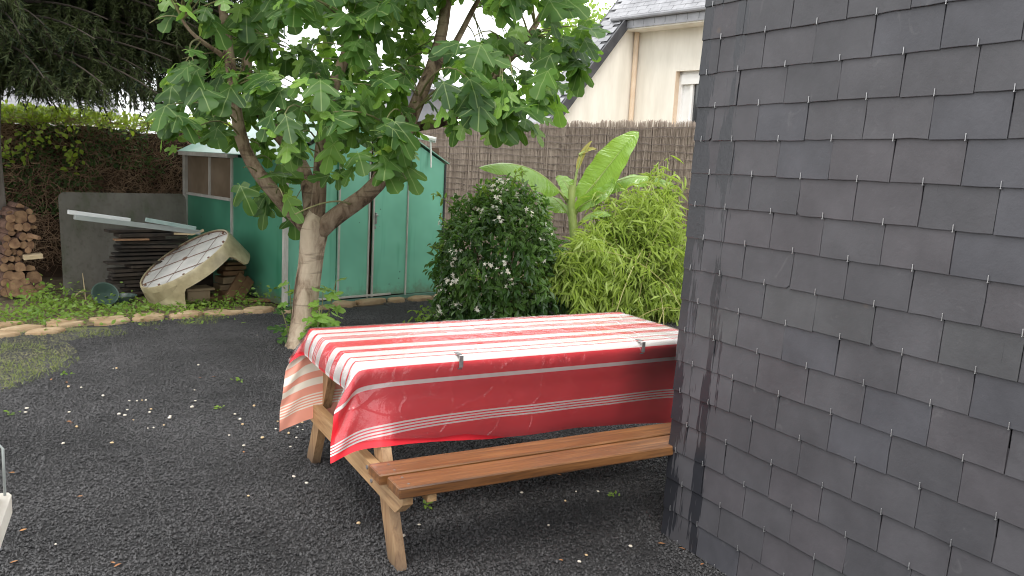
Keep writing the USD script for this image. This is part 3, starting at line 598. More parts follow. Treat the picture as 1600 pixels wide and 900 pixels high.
limbs += [limb([(490, 365, D0), (468, 345, D0 - .05), (432, 305, D0 - .15), (398, 262, D0 - .2), (380, 225, D0 - .2), (368, 165, D0 - .15), (358, 85, D0 - .1), (347, 5, D0), (340, -90, D0 + .1)], .068, .032),
          limb([(492, 350, D0), (483, 300, D0 + .25), (470, 255, D0 + .4), (438, 215, D0 + .5), (402, 168, D0 + .6), (386, 110, D0 + .7), (395, 20, D0 + .8), (400, -120, D0 + .9)], .075, .03),
          limb([(495, 350, D0), (499, 290, D0 - .05), (506, 205, D0 - .05), (530, 110, D0), (560, 38, D0), (572, -60, D0), (580, -180, D0)], .07, .03),
          limb([(495, 365, D0), (525, 338, D0 - .05), (562, 312, D0 - .1), (592, 285, D0 - .1), (622, 235, D0 - .1), (648, 170, D0 - .1), (672, 112, D0), (688, 60, D0 + .1), (700, -20, D0 + .2), (715, -150, D0 + .3)], .086, .036),
          limb([(590, 288, D0 - .1), (612, 225, D0 + .15), (644, 199, D0 + .2), (682, 194, D0 + .2), (740, 152, D0 + .1), (785, 105, D0), (830, 50, D0), (860, -30, D0)], .055, .022),
          limb([(672, 115, D0), (700, 85, D0 + .1), (722, 48, D0 + .2), (760, -20, D0 + .3)], .035, .02),
          limb([(357, 95, D0 - .1), (335, 78, D0 - .2), (312, 62, D0 - .3), (285, 30, D0 - .4)], .025, .012)]
allp = np.vstack(limbs)
crown = [(245, 120), (262, 178), (305, 222), (335, 200), (352, 238), (378, 285), (425, 305), (445, 345), (465, 350), (478, 315), (520, 295), (560, 268), (600, 300), (642, 296), (655, 258), (690, 215), (735, 190), (768, 215), (800, 172), (832, 180), (862, 148), (895, 112), (905, 60), (940, 30), (960, -60), (900, -250), (700, -380), (450, -400), (280, -300), (200, -100), (238, 60)]
g = np.random.default_rng(21)
cl = in_poly(crown, 350, g); cl = cl[(cl[:, 1] < 190) | (g.random(len(cl)) < .68)]
extra = np.array([(460, 335), (770, 205), (822, 180), (905, 85), (915, 40), (260, 165), (300, 205), (330, 205), (600, 285), (635, 280), (545, 130), (520, 175), (490, 160), (850, 120), (870, 60), (380, 262), (430, 290), (590, 215), (560, 240), (640, 235), (800, 120), (760, 60), (700, 150), (730, 120)], float)
cl = np.vstack([cl, extra])
dep = D0 + g.uniform(-1.25, 1.25, len(cl)); dep[-len(extra):] = D0 - g.uniform(.5, 1.3, len(extra))
tips = np.array([P(x, y, d) for (x, y), d in zip(cl, dep)])
half = np.array([(.06, -.06), (.20, -.10), (.34, -.03), (.37, .09), (.25, .165), (.29, .23), (.45, .33), (.54, .46), (.52, .56), (.40, .575), (.26, .51), (.175, .50), (.215, .66), (.265, .80), (.19, .92), (.08, .985), (0.0, 1.0)])
midy = np.array([.01, .03, .06, .10, .15, .19, .23, .28, .33, .37, .41, .45, .56, .68, .81, .92, 1.0])
def fig_leaf_mesh(g):
    w = g.uniform(.85, 1.12); h = half.copy(); k = len(h)
    wob = lambda: h * [w, 1] + g.normal(0, .014, (k, 2)) * np.r_[np.ones(k - 1), 0][:, None]
    R, L = wob(), wob() * [-1, 1]; mid = np.c_[np.zeros(k), midy]
    b = np.array([[0, 0.0]])
    v2 = np.vstack([mid, R, L, b]); f = []
    for i in range(k - 1):
        f += [[i, k + i, k + i + 1], [i, k + i + 1, i + 1], [i, 2 * k + i + 1, 2 * k + i], [i, i + 1, 2 * k + i + 1]]
    f += [[3 * k, k, 0], [3 * k, 0, 2 * k]]
    x, y = v2[:, 0], v2[:, 1]
    fold, droop, tw = g.uniform(.0, .45), g.uniform(.0, .75), g.uniform(-.4, .4)
    z = fold * np.abs(x) - droop * y * y * .6 - .45 * x * x + tw * x * y + .015 * np.sin(14 * y + 9 * x)
    return np.c_[x, y, z], np.array(f), v2
lv = [fig_leaf_mesh(g) for _ in range(16)]
tw_mb, pet_mb = MB(), MB()
leaves = []
for tp, (ix, iy) in zip(tips, cl):
    j = np.argmin(np.linalg.norm((allp - tp) * [1, 1, 1.3], axis=1)); b = allp[j]
    out = unit(tp - P(495, 100, D0)) if True else 0
    ln = np.linalg.norm(tp - b)
    mid = (b + tp) / 2 + np.array([0, 0, .10 * ln]) + g.normal(0, .04, 3)
    tw_mb.tube(spline([b, mid, tp], 7), np.linspace(.004 + .006 * ln, .004, 7), 5, False)
    for q in range(g.integers(5, 8)):
        ph = g.uniform(0, 2 * math.pi); hdir = np.array([math.cos(ph), math.sin(ph), 0]) + .5 * out * [1, 1, 0] - .35 * fw
        d = unit(unit(hdir) + np.array([0, 0, g.uniform(-2.0, -.05)])); nr = unit(np.array([0, 0, .75]) + .7 * unit(hdir) - .75 * fw * g.uniform(0, 1.5) + g.normal(0, .25, 3))
        p0 = tp + g.normal(0, .05, 3) + np.array([0, 0, -.03 * q]); L = .12 + .16 * g.random() ** .8
        p1 = p0 + d * [1, 1, .3] * g.uniform(.05, .11)
        young = g.random() < .19
        leaves.append((p1, d, nr, L * (.7 if young else 1), young, p0))
def screen_size(p, s):
    q = p - eye; z = q @ fw; x, y = 800 + F * (q @ cr) / z, 450 - F * (q @ cu) / z
    return s / z if (z > 0 and -30 < x < 1100 and -30 < y < 400) else 0
CLEAR = [(366, 240), (404, 232), (455, 285), (500, 300), (560, 285), (598, 268), (592, 318), (525, 365), (440, 350), (390, 300)]
# the trunk's fork and lowest limbs are free of leaves
keep = []
for l in leaves:
    q = l[0] - eye; z = q @ fw; x, y = 800 + F * (q @ cr) / z, 450 - F * (q @ cu) / z
    if (y > 300 and 480 < x < 560) or (y > 285 and x > 560) or (y > 205 and x > 640): continue
    t_ = l[0] + l[1] * l[3] * .9 - eye; y2 = 450 - F * (t_ @ cu) / (t_ @ fw); x2 = 800 + F * (t_ @ cr) / (t_ @ fw)
    if y2 > 372 or (y2 > 232 and x2 > 660) or (y2 > 200 and x2 > 850) or (y2 > 236 and x2 < 378): continue
    if y > 345 or (x > 650 and y > 215 and not (745 < x < 800)): continue
    if x > 925 or x < 256 or x2 < 240: continue
    if g.random() < .85 and inside(CLEAR, np.array([[x, y], [x2, y2], [(x + x2) / 2, (y + y2) / 2]])).any() and z < D0 + .35: continue
    if z < 5.6: continue
    keep.append(l)
leaves = sorted(keep, key=lambda l: -screen_size(l[0], l[3]) + 0.004 * g.random())
rest = {False: MB(), True: MB()}; uvr = {False: [], True: []}
for i, (p1, d, nr, L, young, p0) in enumerate(leaves):
    pv, pf, uv2 = lv[g.integers(0, 16)]
    Xa, Ya, Za = frames(d[None], nr[None]); v, f = scatter(pv, pf, p1[None], Xa, Ya, Za, [L])
    pet_mb.tube([p0, (p0 + p1) / 2 + [0, 0, .008], p1 + d * .02], .0028, 4, False)
    if i < 295: obj('leaf', (v, f), 'fig_leaf_young' if young else 'fig_leaf', fig, uv=uv2, smooth=True)
    else: rest[young].add(v, f); uvr[young].append(uv2)
obj('foliage', rest[False].mesh(), 'fig_leaf', fig, smooth=True, uv=np.vstack(uvr[False]), kind='stuff')
obj('foliage', rest[True].mesh(), 'fig_leaf_young', fig, smooth=True, uv=np.vstack(uvr[True]), kind='stuff')
obj('twigs', tw_mb, 'fig_twig', fig, kind='stuff')
obj('petioles', pet_mb, 'fig_leaf_young', fig, kind='stuff')
# suckers at the foot
for bx_, by_, tx, ty, dd in ((500, 530, 525, 440, .1), (495, 520, 505, 455, -.1), (455, 520, 452, 445, .1), (500, 525, 515, 490, -.1), (452, 520, 440, 485, 0), (490, 505, 500, 480, -.2)):
    b, t = P(bx_, by_, D0 + dd), P(tx, ty, D0 + dd); b[2] = 0
    sp = spline([b, (b + t) / 2 + [.01, 0, .02], t], 8)
    s_ = obj('sucker', MB().tube(sp, np.linspace(.008, .004, 8), 5), 'fig_twig', fig)
    mb = MB(); us = []
    for q in range(11):
        ph = g.uniform(0, 6.28); d = unit(np.array([math.cos(ph), math.sin(ph), g.uniform(-.5, .4)])); p0 = sp[min(7, 2 + q // 2)]
        pv, pf, uv2 = lv[q % 7]; Xa, Ya, Za = frames(d[None], np.array([[0, 0, 1.0]]) - .5 * fw)
        mb.add(*scatter(pv, pf, (p0 + d * .04)[None], Xa, Ya, Za, [g.uniform(.09, .17)])); us.append(uv2)
    obj('leaves', mb.mesh(), 'fig_leaf_young' if g.random() < .5 else 'fig_leaf', s_, smooth=True, uv=np.vstack(us), kind='stuff')

# ------------------------------------------------------------------ conifer on the left
g = np.random.default_rng(5)
cb = P(-9, 470, 9.1); cb[2] = 0
con = thing('conifer_tree', 'dark conifer with drooping branches above the woodpile', 'tree', cb)
tp = spline([cb + [0, 0, -.05], cb + [.0, 0, .25], cb + [-.03, 0, 1.2], cb + [.05, 0, 3], cb + [0, 0, 7.2]], 40)
v, f = tubem(tp, np.interp(np.linspace(0, 1, 40), [0, .04, .2, 1], [.26, .205, .17, .03]), 16)
v += ((meshkit.fbm(v * [9, 9, 2.5], 3, 3) - .5) * .05)[:, None] * unit((v - cb) * [1, 1, 0])
obj('trunk', (v, f), 'conifer_bark', con, smooth=True)
needle_v = np.array([[-.5, 0, 0], [.5, 0, 0], [.0, 1, 0]]); needle_f = np.array([[0, 1, 2]])
br, NP, ND, NL = MB(), [], [], []
for i in range(300):
    z = 2.28 + 4.5 * (i / 250) ** 1.5 if i < 250 else g.uniform(2.45, 3.9); L = np.interp(z, [2, 3, 4.5, 6.8], [2.25, 2.6, 2.2, .5]) * g.uniform(.75, 1.12)
    ph = g.uniform(-2.6, 1.2) if i % 4 else g.uniform(0, 6.28)
    if i >= 250: ph = math.atan2(cr[1], cr[0]) + g.uniform(-.35, .55); L = g.uniform(1.9, 2.5)
    h = np.array([math.cos(ph), math.sin(ph), 0]); s0 = cb + [0, 0, z + .30]; L *= (1 - .42 * max(0, h @ E1)) * (1 + .24 * max(0, h @ cr))
    sag = g.uniform(.10, .30)
    bp = spline([s0, s0 + h * L * .5 + [0, 0, .06 - sag * .2], s0 + h * L + [0, 0, -sag * L * .6]], 16)
    br.tube(bp, np.linspace(.022, .005, 16), 5, False)
    side = np.cross(h, EZ)
    for k in range(46):
        t = g.uniform(.10, 1); b = bp[int(t * 15)]
        s_ = side * g.choice([-1, 1]); l2 = g.uniform(.20, .48) * (1.15 - .5 * t)
        dirn = unit(s_ * .7 + h * .6 + np.array([0, 0, -.35 - g.uniform(0, 1.6)]))
        q = np.linspace(0, 1, 5)[:, None]; tp2 = b + q * dirn * l2 + q * q * np.array([0, 0, -.10])
        br.tube(tp2[[0, 4]], np.array([.004, .002]), 3, False)
        m_ = int(58 * l2 / .4); u = g.uniform(.0, 1, m_)
        pos = b + u[:, None] * dirn * l2 + (u ** 2)[:, None] * np.array([0, 0, -.10])
        nd = unit(dirn[None] * .9 + g.normal(0, .6, (m_, 3)) + [0, 0, -.2])
        NP.append(pos); ND.append(nd); NL.append(g.uniform(.04, .085, m_))
obj('branches', br, 'conifer_branch', con, kind='stuff')
NP, ND, NL = np.vstack(NP), np.vstack(ND), np.concatenate(NL)
Xa, Ya, Za = frames(ND, g.normal(size=ND.shape))
obj('crown', scatter(needle_v, needle_f, NP, Xa, Ya, Za, np.c_[np.full(len(NP), .015), NL, NL]), 'conifer_needle', con, kind='stuff')

# ------------------------------------------------------------------ hedge
g = np.random.default_rng(11)
hb = G(11.5, 3.0)
hed = thing('hedge', 'tall hedge, dry brown twigs below and bright green on top', 'hedge', hb)
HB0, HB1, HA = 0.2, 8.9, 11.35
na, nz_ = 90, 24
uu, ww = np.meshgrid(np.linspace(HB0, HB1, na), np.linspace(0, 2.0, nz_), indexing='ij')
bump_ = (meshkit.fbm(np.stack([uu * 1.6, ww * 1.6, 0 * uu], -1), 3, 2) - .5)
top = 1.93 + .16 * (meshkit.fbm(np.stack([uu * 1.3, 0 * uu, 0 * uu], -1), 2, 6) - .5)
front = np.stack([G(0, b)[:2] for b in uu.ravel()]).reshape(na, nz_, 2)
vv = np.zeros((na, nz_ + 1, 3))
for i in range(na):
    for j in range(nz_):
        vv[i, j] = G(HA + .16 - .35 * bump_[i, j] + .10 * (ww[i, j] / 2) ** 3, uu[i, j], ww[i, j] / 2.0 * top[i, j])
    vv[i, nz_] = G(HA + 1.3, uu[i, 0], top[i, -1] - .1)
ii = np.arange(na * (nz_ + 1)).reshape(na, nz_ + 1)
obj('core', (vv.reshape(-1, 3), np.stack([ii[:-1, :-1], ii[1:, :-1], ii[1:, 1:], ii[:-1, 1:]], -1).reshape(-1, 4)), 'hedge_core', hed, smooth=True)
def hedge_pt(n, zlo, zhi, dlo, dhi, bias=1.0):
    b = g.uniform(HB0 + .1, 6.2, n); z = zlo + (zhi - zlo) * g.random(n) ** bias
    bb = meshkit.fbm(np.stack([b * 1.6, z * 1.6, 0 * b], -1), 3, 2) - .5
    a = HA + .16 - .35 * bb + .1 * (z / 2) ** 3 - g.uniform(dlo, dhi, n)
    return np.array([G(x, y, w) for x, y, w in zip(a, b, z)])
n = 13000
pos = hedge_pt(n, .15, 2.02, -.06, .20); d = unit(g.normal(0, 1, (n, 3)) * [1, 1, 1] + np.array([.25, -.25, .1])); L = g.uniform(.10, .32, n)
mb = MB(); side = unit(np.cross(d, fw[None] + g.normal(0, .3, (n, 3)))) * .0035
mid = pos + d * L[:, None] * .5 + g.normal(0, .03, (n, 3)); end = pos + d * L[:, None]
v = np.stack([pos - side, pos + side, mid - side, mid + side, end], 1).reshape(-1, 3)
f = (np.array([[0, 1, 3], [0, 3, 2], [2, 3, 4]])[None] + (np.arange(n) * 5)[:, None, None]).reshape(-1, 3)
obj('twigs', (v, f), 'twig_brown', hed, kind='stuff')
ov = np.array([[0, 0, 0], [.28, .3, .04], [.3, .62, .02], [0, 1, -.08], [-.3, .62, .02], [-.28, .3, .04]]); of = np.array([[0, 1, 2], [0, 2, 3], [0, 3, 4], [0, 4, 5]])
def leafy(pos, size, dirs, nrm, w=1.0, pv=ov, pf=of):
    Xa, Ya, Za = frames(dirs, nrm); s = np.asarray(size); return scatter(pv, pf, pos, Xa, Ya, Za, np.c_[s * w, s, s])
# green sprigs on the face, in drifts
pos = hedge_pt(15000, .35, 1.95, .0, .20)
dens = meshkit.fbm(pos * [1.3, 1.3, 1.6], 3, 17); pos = pos[(dens + .12 * (pos[:, 2] - 1.2) > .54)]
n = len(pos); obj('sprigs', leafy(pos, g.uniform(.035, .075, n), unit(g.normal(0, 1, (n, 3)) + [0, -.6, .2]), unit(g.normal(0, .5, (n, 3)) + [0, -.5, .9]), .8), 'hedge_green', hed, kind='stuff')
n = 11000; b = g.uniform(HB0, 5.6, n); a = HA + g.uniform(.05, 1.3, n); zt = 1.96 + .20 * g.random(n) + .16 * (meshkit.fbm(np.stack([b * 1.3, 0 * b, 0 * b], -1), 2, 6) - .5) - .45 * np.clip(HA + .12 - a, 0, 1) * g.uniform(0, 1.2, n)
pos = np.array([G(x, y, z) for x, y, z in zip(a, b, zt)])
okk = (b < 3.0 + g.normal(0, .25, n)) | (g.random(n) < .35)
pos = pos[okk]; n = len(pos)
obj('ivy', leafy(pos, g.uniform(.04, .085, n), unit(g.normal(0, 1, (n, 3)) + [0, -.5, 0]), unit(g.normal(0, .5, (n, 3)) + [0, -.5, 1]), .95), 'ivy', hed, kind='stuff')
# trailing bright ivy on the left of the face
P_ = []
for px, py, w in ((30, 240, 40), (50, 225, 30), (110, 235, 24), (110, 250, 12), (85, 215, 30), (10, 235, 14), (40, 205, 50), (115, 200, 40), (160, 185, 40), (200, 195, 30)):
    for _ in range(15):
        q = on_a(px + g.normal(0, w * .4), py + g.normal(0, 9), HA - .1 + g.uniform(-.12, .1)); P_.append(q)
P_ = np.array(P_); n = len(P_)
obj('ivy', leafy(P_, g.uniform(.05, .09, n), unit(g.normal(0, .6, (n, 3)) + [0, -.5, -.6]), unit(g.normal(0, .4, (n, 3)) + [0, -1, .8])), 'ivy', hed, kind='stuff')

# ------------------------------------------------------------------ garden shed
B0, B1, A0, A1 = 4.266, 6.49, 8.348, 11.15
ZL, ZR, ZP, BP = 1.66, 1.70, 2.27, 5.38
shed = thing('garden_shed', 'green metal garden shed with double door and low pitched roof', 'shed', G(A0, B0))
def gface(pts_bz, a, th):                # a thin upright sheet in the plane a, given as (b, z) outline
    t = prism(pts_bz, 0, th); v = t.vertices
    return np.array([G(a + th - w, b, z) for b, z, w in v]), t.faces[:, ::-1]
def gside(pts_az, b, th):
    t = prism(pts_az, 0, th); v = t.vertices
    return np.array([G(a, b + th - w, z) for a, z, w in v]), t.faces
zr = lambda b: ZL + (ZP - ZL) * (b - B0) / (BP - B0) if b < BP else ZP + (ZR - ZP) * (b - BP) / (B1 - BP)
seams = [B0, 4.93, 5.36, 5.41, 5.90, B1]
for i, (b0, b1) in enumerate(zip(seams[:-1], seams[1:])):
    top_ = [(b1 - .004, zr(b1)), *([(BP, ZP)] if b0 < BP < b1 else []), (b0 + .004, zr(b0))]
    if i == 2:
        continue
    door = i in (1, 3)
    if door:
        leaf_ = obj('door', gface([(b0 + .004, .06), (b1 - .004, .06), (b1 - .004, 1.66), (b0 + .004, 1.66)], A0 - .018, .016), 'shed_front', shed)
        obj('gable_panel', gface([(b0 + .004, 1.664), (b1 - .004, 1.664)] + top_, A0, .02), 'shed_front', shed)
        if i == 3:
            hx = b0 + .035
            obj('handle', MB().box(G(A0 - .032, hx, 1.01), (.022, .03, .14), GROT, .004).box(G(A0 - .05, hx, 1.045), (.035, .03, .02), GROT, .003).box(G(A0 - .028, hx, .90), (.018, .014, .035), GROT, .003), 'steel', leaf_)
    else:
        obj('wall_panel', gface([(b0 + .004, .05), (b1 - .004, .05)] + top_, A0, .02), 'shed_front', shed)
obj('door_gap', gface([(5.36, .05), (5.41, .05), (5.41, zr(5.41)), (BP, ZP), (5.36, zr(5.36))], A0 + .012, .01), 'hedge_core', shed)
obj('rail', boxm(G(A0 - .012, (B0 + B1) / 2, .022), (B1 - B0 + .02, .05, .04), GROT), 'shed_base', shed)
obj('rail', boxm(G(A0 - .024, (5.36 + 4.93) / 2 + .02, .07), (1.05, .03, .022), GROT), 'shed_post', shed)
for b, w in ((B0, .05), (4.945, .022), (5.352, .014), (5.418, .018), (5.915, .014)):
    obj('post', boxm(G(A0 - .026, b, zr(b) / 2), (w, .02 if w < .05 else .05, zr(b) - .01), GROT), 'shed_post', shed)
obj('edge_trim', beamm(G(A0 - .01, B1 + .004, .04), G(A0 - .01, B1 + .004, ZR), .02, .02, (1, 0, 0)), 'slate_trim', shed)
aw = 9.69
obj('wall_panel', gside([(A0 + .02, .02), (aw, .02), (aw, ZL - .01), (A0 + .02, ZL - .01)], B0, .02), 'shed_side_shaded', shed, label='green side panel with shade in its colour')
obj('wall_panel', gside([(aw + .02, .02), (A1, .02), (A1, 1.12), (aw + .02, 1.12)], B0 - .004, .02), 'shed_side_shaded', shed, label='green panel with shade in its colour under the brown window')
obj('post', boxm(G(aw + .01, B0 - .008, ZL / 2), (.03, .035, ZL - .02), GROT), 'shed_post', shed)
obj('post', boxm(G(A1 + .02, B0 - .008, ZL / 2), (.06, .09, ZL - .01), GROT), 'shed_post', shed)
win = obj('window_frame', MB().box(G((aw + A1) / 2, B0 - .008, 1.13), (.04, A1 - aw, .035), GROT).box(G((aw + A1) / 2, B0 - .03, ZL + .005), (.14, A1 - aw + .10, .05), GROT).box(G((aw + A1) / 2 - .05, B0 - .008, 1.39), (.03, .03, .5), GROT), 'shed_post', shed)
for a0_, a1_ in ((aw + .03, (aw + A1) / 2 - .065), ((aw + A1) / 2 - .035, A1 - .01)):
    obj('pane', boxm(G((a0_ + a1_) / 2, B0 + .002, 1.39), (.006, a1_ - a0_, .49), GROT), 'brown_pane', win)
for b0, z0, b1, z1 in ((B0 - .09, ZL + .035, BP + .004, ZP + .05), (B1 + .05, ZR + .012, BP + .0, ZP + .05)):
    obj('roof_sheet', trimesh.convex.convex_hull(np.array([G(a, b, z + dz) for a in (A0 - .03, A1 + .1) for b, z in ((b0, z0), (b1, z1)) for dz in (-.012, .0)])), 'shed_roof', shed)
obj('wall_panel', gface([(B0, .02), (B1, .02), (B1, ZR), (BP, ZP), (B0, ZL)], A1 + .03, .02), 'shed_side_shaded', shed)
obj('wall_panel', gside([(A0 + .02, .02), (A1, .02), (A1, ZR - .01), (A0 + .02, ZR - .01)], B1 - .02, .02), 'shed_side_shaded', shed)
pole = obj('gutter', MB().tube([P(640, 209, 10.2), P(681, 219, 10.2)], .034, 10), 'white_frame', label='short white gutter pipe above the right eave of the green shed', cat='pipe')
obj('gutter_post', MB().tube([P(673, 217, 10.2), P(673.5, 262, 10.2)], .012, 8), 'white_frame', label='thin white pipe running down from the short white gutter', cat='pipe')

# ------------------------------------------------------------------ brushwood fence
g = np.random.default_rng(31)
FB, FH = 9.16, 2.42
fen = thing('brushwood_fence', 'brown heather screen fence tied with wire behind the banana plant', 'fence', G(8, FB))
mb = MB(); n = 3300
a = g.uniform(4.6, 12.6, n); bb = FB + g.uniform(-.03, .03, n); h = FH + .05 * (meshkit.noise(np.c_[a * 5, 0 * a, 0 * a], 3) - .5) + g.normal(0, .014, n); r = g.uniform(.003, .0075, n)
lean = g.normal(0, .010, n); seg = 5
V_ = []
tri = [(0, -1), (.87, .5), (-.87, .5)]
wv = g.normal(0, .005, (n, seg)); wb = g.normal(0, .008, (n, seg))
for j in range(seg):
    zz = h * j / (seg - 1)
    for tx, ty in tri:
        rr = r * (1 - .5 * (j == seg - 1))
        V_.append(np.array([G(*q) for q in zip(bb * 0 + a + lean * j + wv[:, j] + tx * rr, bb + wb[:, j] + ty * rr, zz)]))
V_ = np.stack(V_, 1).reshape(-1, 3); F_ = []
for j in range(seg - 1):
    for k in range(3):
        p, q = j * 3 + k, j * 3 + (k + 1) % 3
        F_ += [[p, q, q + 3], [p, q + 3, p + 3]]
F_ = (np.array(F_)[None] + (np.arange(n) * 3 * seg)[:, None, None]).reshape(-1, 3)
obj('stems', (V_, F_), 'heather', fen, kind='stuff')
obj('mat', boxm(G(8.6, FB + .045, FH / 2 - .03), (.01, 8.0, FH - .06), GROT), 'heather', fen)
for i in range(20):
    z = FH - .085 - i * .108; aa = np.linspace(4.6, 12.6, 90)
    obj('wire', MB().tube([G(q, FB - .036 - .004 * math.sin(q * 9 + i), z + .012 * math.sin(q * 3.1 + i * 1.7) + .006 * math.sin(q * 11 + i)) for q in aa], .0042, 3, False), 'fence_wire', fen)
for q in (5.0, 6.9, 8.8, 10.7, 12.5):
    obj('post', MB().tube([G(q, FB + .08, 0), G(q, FB + .08, FH - .06)], .03, 8), 'grey_metal', fen)

# ------------------------------------------------------------------ neighbour's house
HBW, HAW = 13.0, 10.70
hou = thing('neighbour_house', 'cream rendered house with grey slate roof behind the heather fence', 'house', G(HAW, HBW))
AV = 11.35
rz = lambda b: 4.66 + 1.09 * (b - 12.6)
wz0, wa0, wa1, wz1 = 2.45, 8.50, 9.66, 3.67
obj('wall', boxm(G((HAW + wa0) / 2 + (wa1 - HAW) / 2 + (HAW - wa1) / 2 + (wa1 - wa0) / 2 - 0, HBW + .2, 1.0), (.4, HAW - wa0, wz0 * 0 + 2.0), GROT), 'cream_render', hou)
obj('wall', boxm(G((HAW + wa1) / 2, HBW + .2, 3.23), (.4, HAW - wa1, 2.46), GROT), 'cream_render', hou)
obj('wall', boxm(G((wa1 + wa0) / 2, HBW + .2, 4.065), (.4, wa1 - wa0, .79), GROT), 'cream_render', hou)
obj('wall', boxm(G((wa1 + wa0) / 2, HBW + .2, 2.225), (.4, wa1 - wa0, .45), GROT), 'cream_render', hou)
obj('wall', boxm(G((wa0 + 3) / 2, HBW + .2, 2.23), (.4, wa0 - 3, 4.46), GROT), 'cream_render', hou)
obj('wall', boxm(G((HAW + 3) / 2, HBW + 2.2, 2.2), (3.5, HAW - 3 - .2, 4.4), GROT), 'white_wall', hou)
t = prism([(10.2, 0), (17, 0), (17, rz(13.9) - .1), (13.9, rz(13.9) - .1), (10.2, rz(10.2) - .1)], 0, AV - HAW - .12)
obj('wall', (np.array([G(HAW + w, b, z) for b, z, w in t.vertices]), t.faces), 'cream_render', hou)
w_ = obj('window', MB().box(G(wa1 - .04, HBW + .15, 3.06), (.07, .08, 1.22), GROT).box(G((wa0 + wa1) / 2, HBW + .15, wz1 - .03), (.07, wa1 - wa0, .06), GROT).box(G(wa1 - .30, HBW + .14, 2.95), (.06, .06, 1.1), GROT).box(G((wa0 + wa1) / 2, HBW + .15, 2.48), (.07, wa1 - wa0, .06), GROT), 'white_frame', hou)
obj('shutter_box', boxm(G((wa0 + wa1) / 2, HBW + .13, wz1 - .15), (.10, wa1 - wa0 - .14, .18), GROT), 'white_wall', w_)
obj('pane', boxm(G((wa0 + wa1) / 2, HBW + .17, 3.0), (.01, wa1 - wa0 - .1, 1.1), GROT), 'dark_glass', w_)
obj('curtain', boxm(G(wa1 - .17, HBW + .158, 2.95), (.008, .20, 1.06), GROT), 'white_frame', w_)
obj('reveal', boxm(G(wa1 + .004, HBW + .1, 3.06), (.205, .012, 1.22), GROT), 'cream_pipe', w_)
obj('downpipe', MB().tube([G(HAW - .065, HBW - .07, 0), G(HAW - .065, HBW - .07, 4.46)], .05, 12), 'cream_pipe', hou, smooth=40)
obj('soffit', boxm(G((HAW + 3) / 2 + .02, 12.81, 4.47), (.40, HAW - 3.0, .03), GROT), 'cream_render', hou)
obj('eave_trim', boxm(G((HAW + 3) / 2 + .12, 12.56, 4.665), (.12, HAW - 3.0 + .35, .07), GROT, .02), 'zinc', hou)
th = .05; sl = unit(np.array([1.0, 1.09])); nr_ = np.array([-sl[1], sl[0]])
def roof_slab(a0, a1, b0, b1):
    return trimesh.convex.convex_hull(np.array([G(a, b, rz(b) - k) for a in (a0, a1) for b in (b0, b1) for k in (.02, .12)]))
roof = obj('roof', MB().tm(roof_slab(HAW - .06, AV, 10.0, 15.2)).tm(roof_slab(3, HAW - .06, 12.58, 15.2)), 'slate_trim', hou)
obj('rake_trim', beamm(G(HAW - .075, 10.0, rz(10.0) - .07), G(HAW - .075, 12.62, rz(12.62) - .07), .03, .19, tuple(G(0, -1.09, 1))), 'slate_trim', hou)
RX = np.stack([E1, np.array([*(e2 * sl[0]), sl[1]]), np.array([*(e2 * nr_[0]), nr_[1]])], 1)
g = np.random.default_rng(8)
tiles, tw_, rest_ = [], .27, MB()
for i in range(-27, 30):
    s = i * .125; b = 12.6 + s * sl[0]; z = rz(b)
    for j in range(60):
        a = HAW - .10 + (j - 28 + .5 * (i % 2)) * tw_
        if a + tw_ < HAW - .06 and i < 0: continue
        if i < 0 and a < HAW - .06: continue
        if a + tw_ > AV + .03 or a < 3.2: continue
        cpt = G(a + tw_ / 2, b, z) + RX[:, 2] * .0 + RX[:, 1] * .075
        tilt = .03
        R = RX @ np.array([[1, 0, 0], [0, math.cos(-tilt), -math.sin(-tilt)], [0, math.sin(-tilt), math.cos(-tilt)]])
        bxv = boxm(cpt + RX[:, 2] * g.uniform(0, .003), (tw_ - .010, .17, .008), R)
        q = cpt - eye; zz = q @ fw; x, y = 800 + F * (q @ cr) / zz, 450 - F * (q @ cu) / zz
        tiles.append((not (820 < x < 1112 and -20 < y < 195), zz, bxv))
tiles.sort(key=lambda t: t[:2])
for k, (_, _, b) in enumerate(tiles):
    if k < 290: obj('slate', b, 'roof_slate', roof)
    else: rest_.add(*b)
obj('slates', rest_, 'roof_slate', roof, kind='stuff')
for j in range(30):
    a = HAW + .25 - (j + 1) * .25
    obj('fascia_slate', boxm(G(a + .125, 12.585, 4.555), (.012, .24, .15), GROT @ np.array([[1, 0, 0], [0, 1, 0], [0, 0, 1.0]])), 'roof_slate', hou)

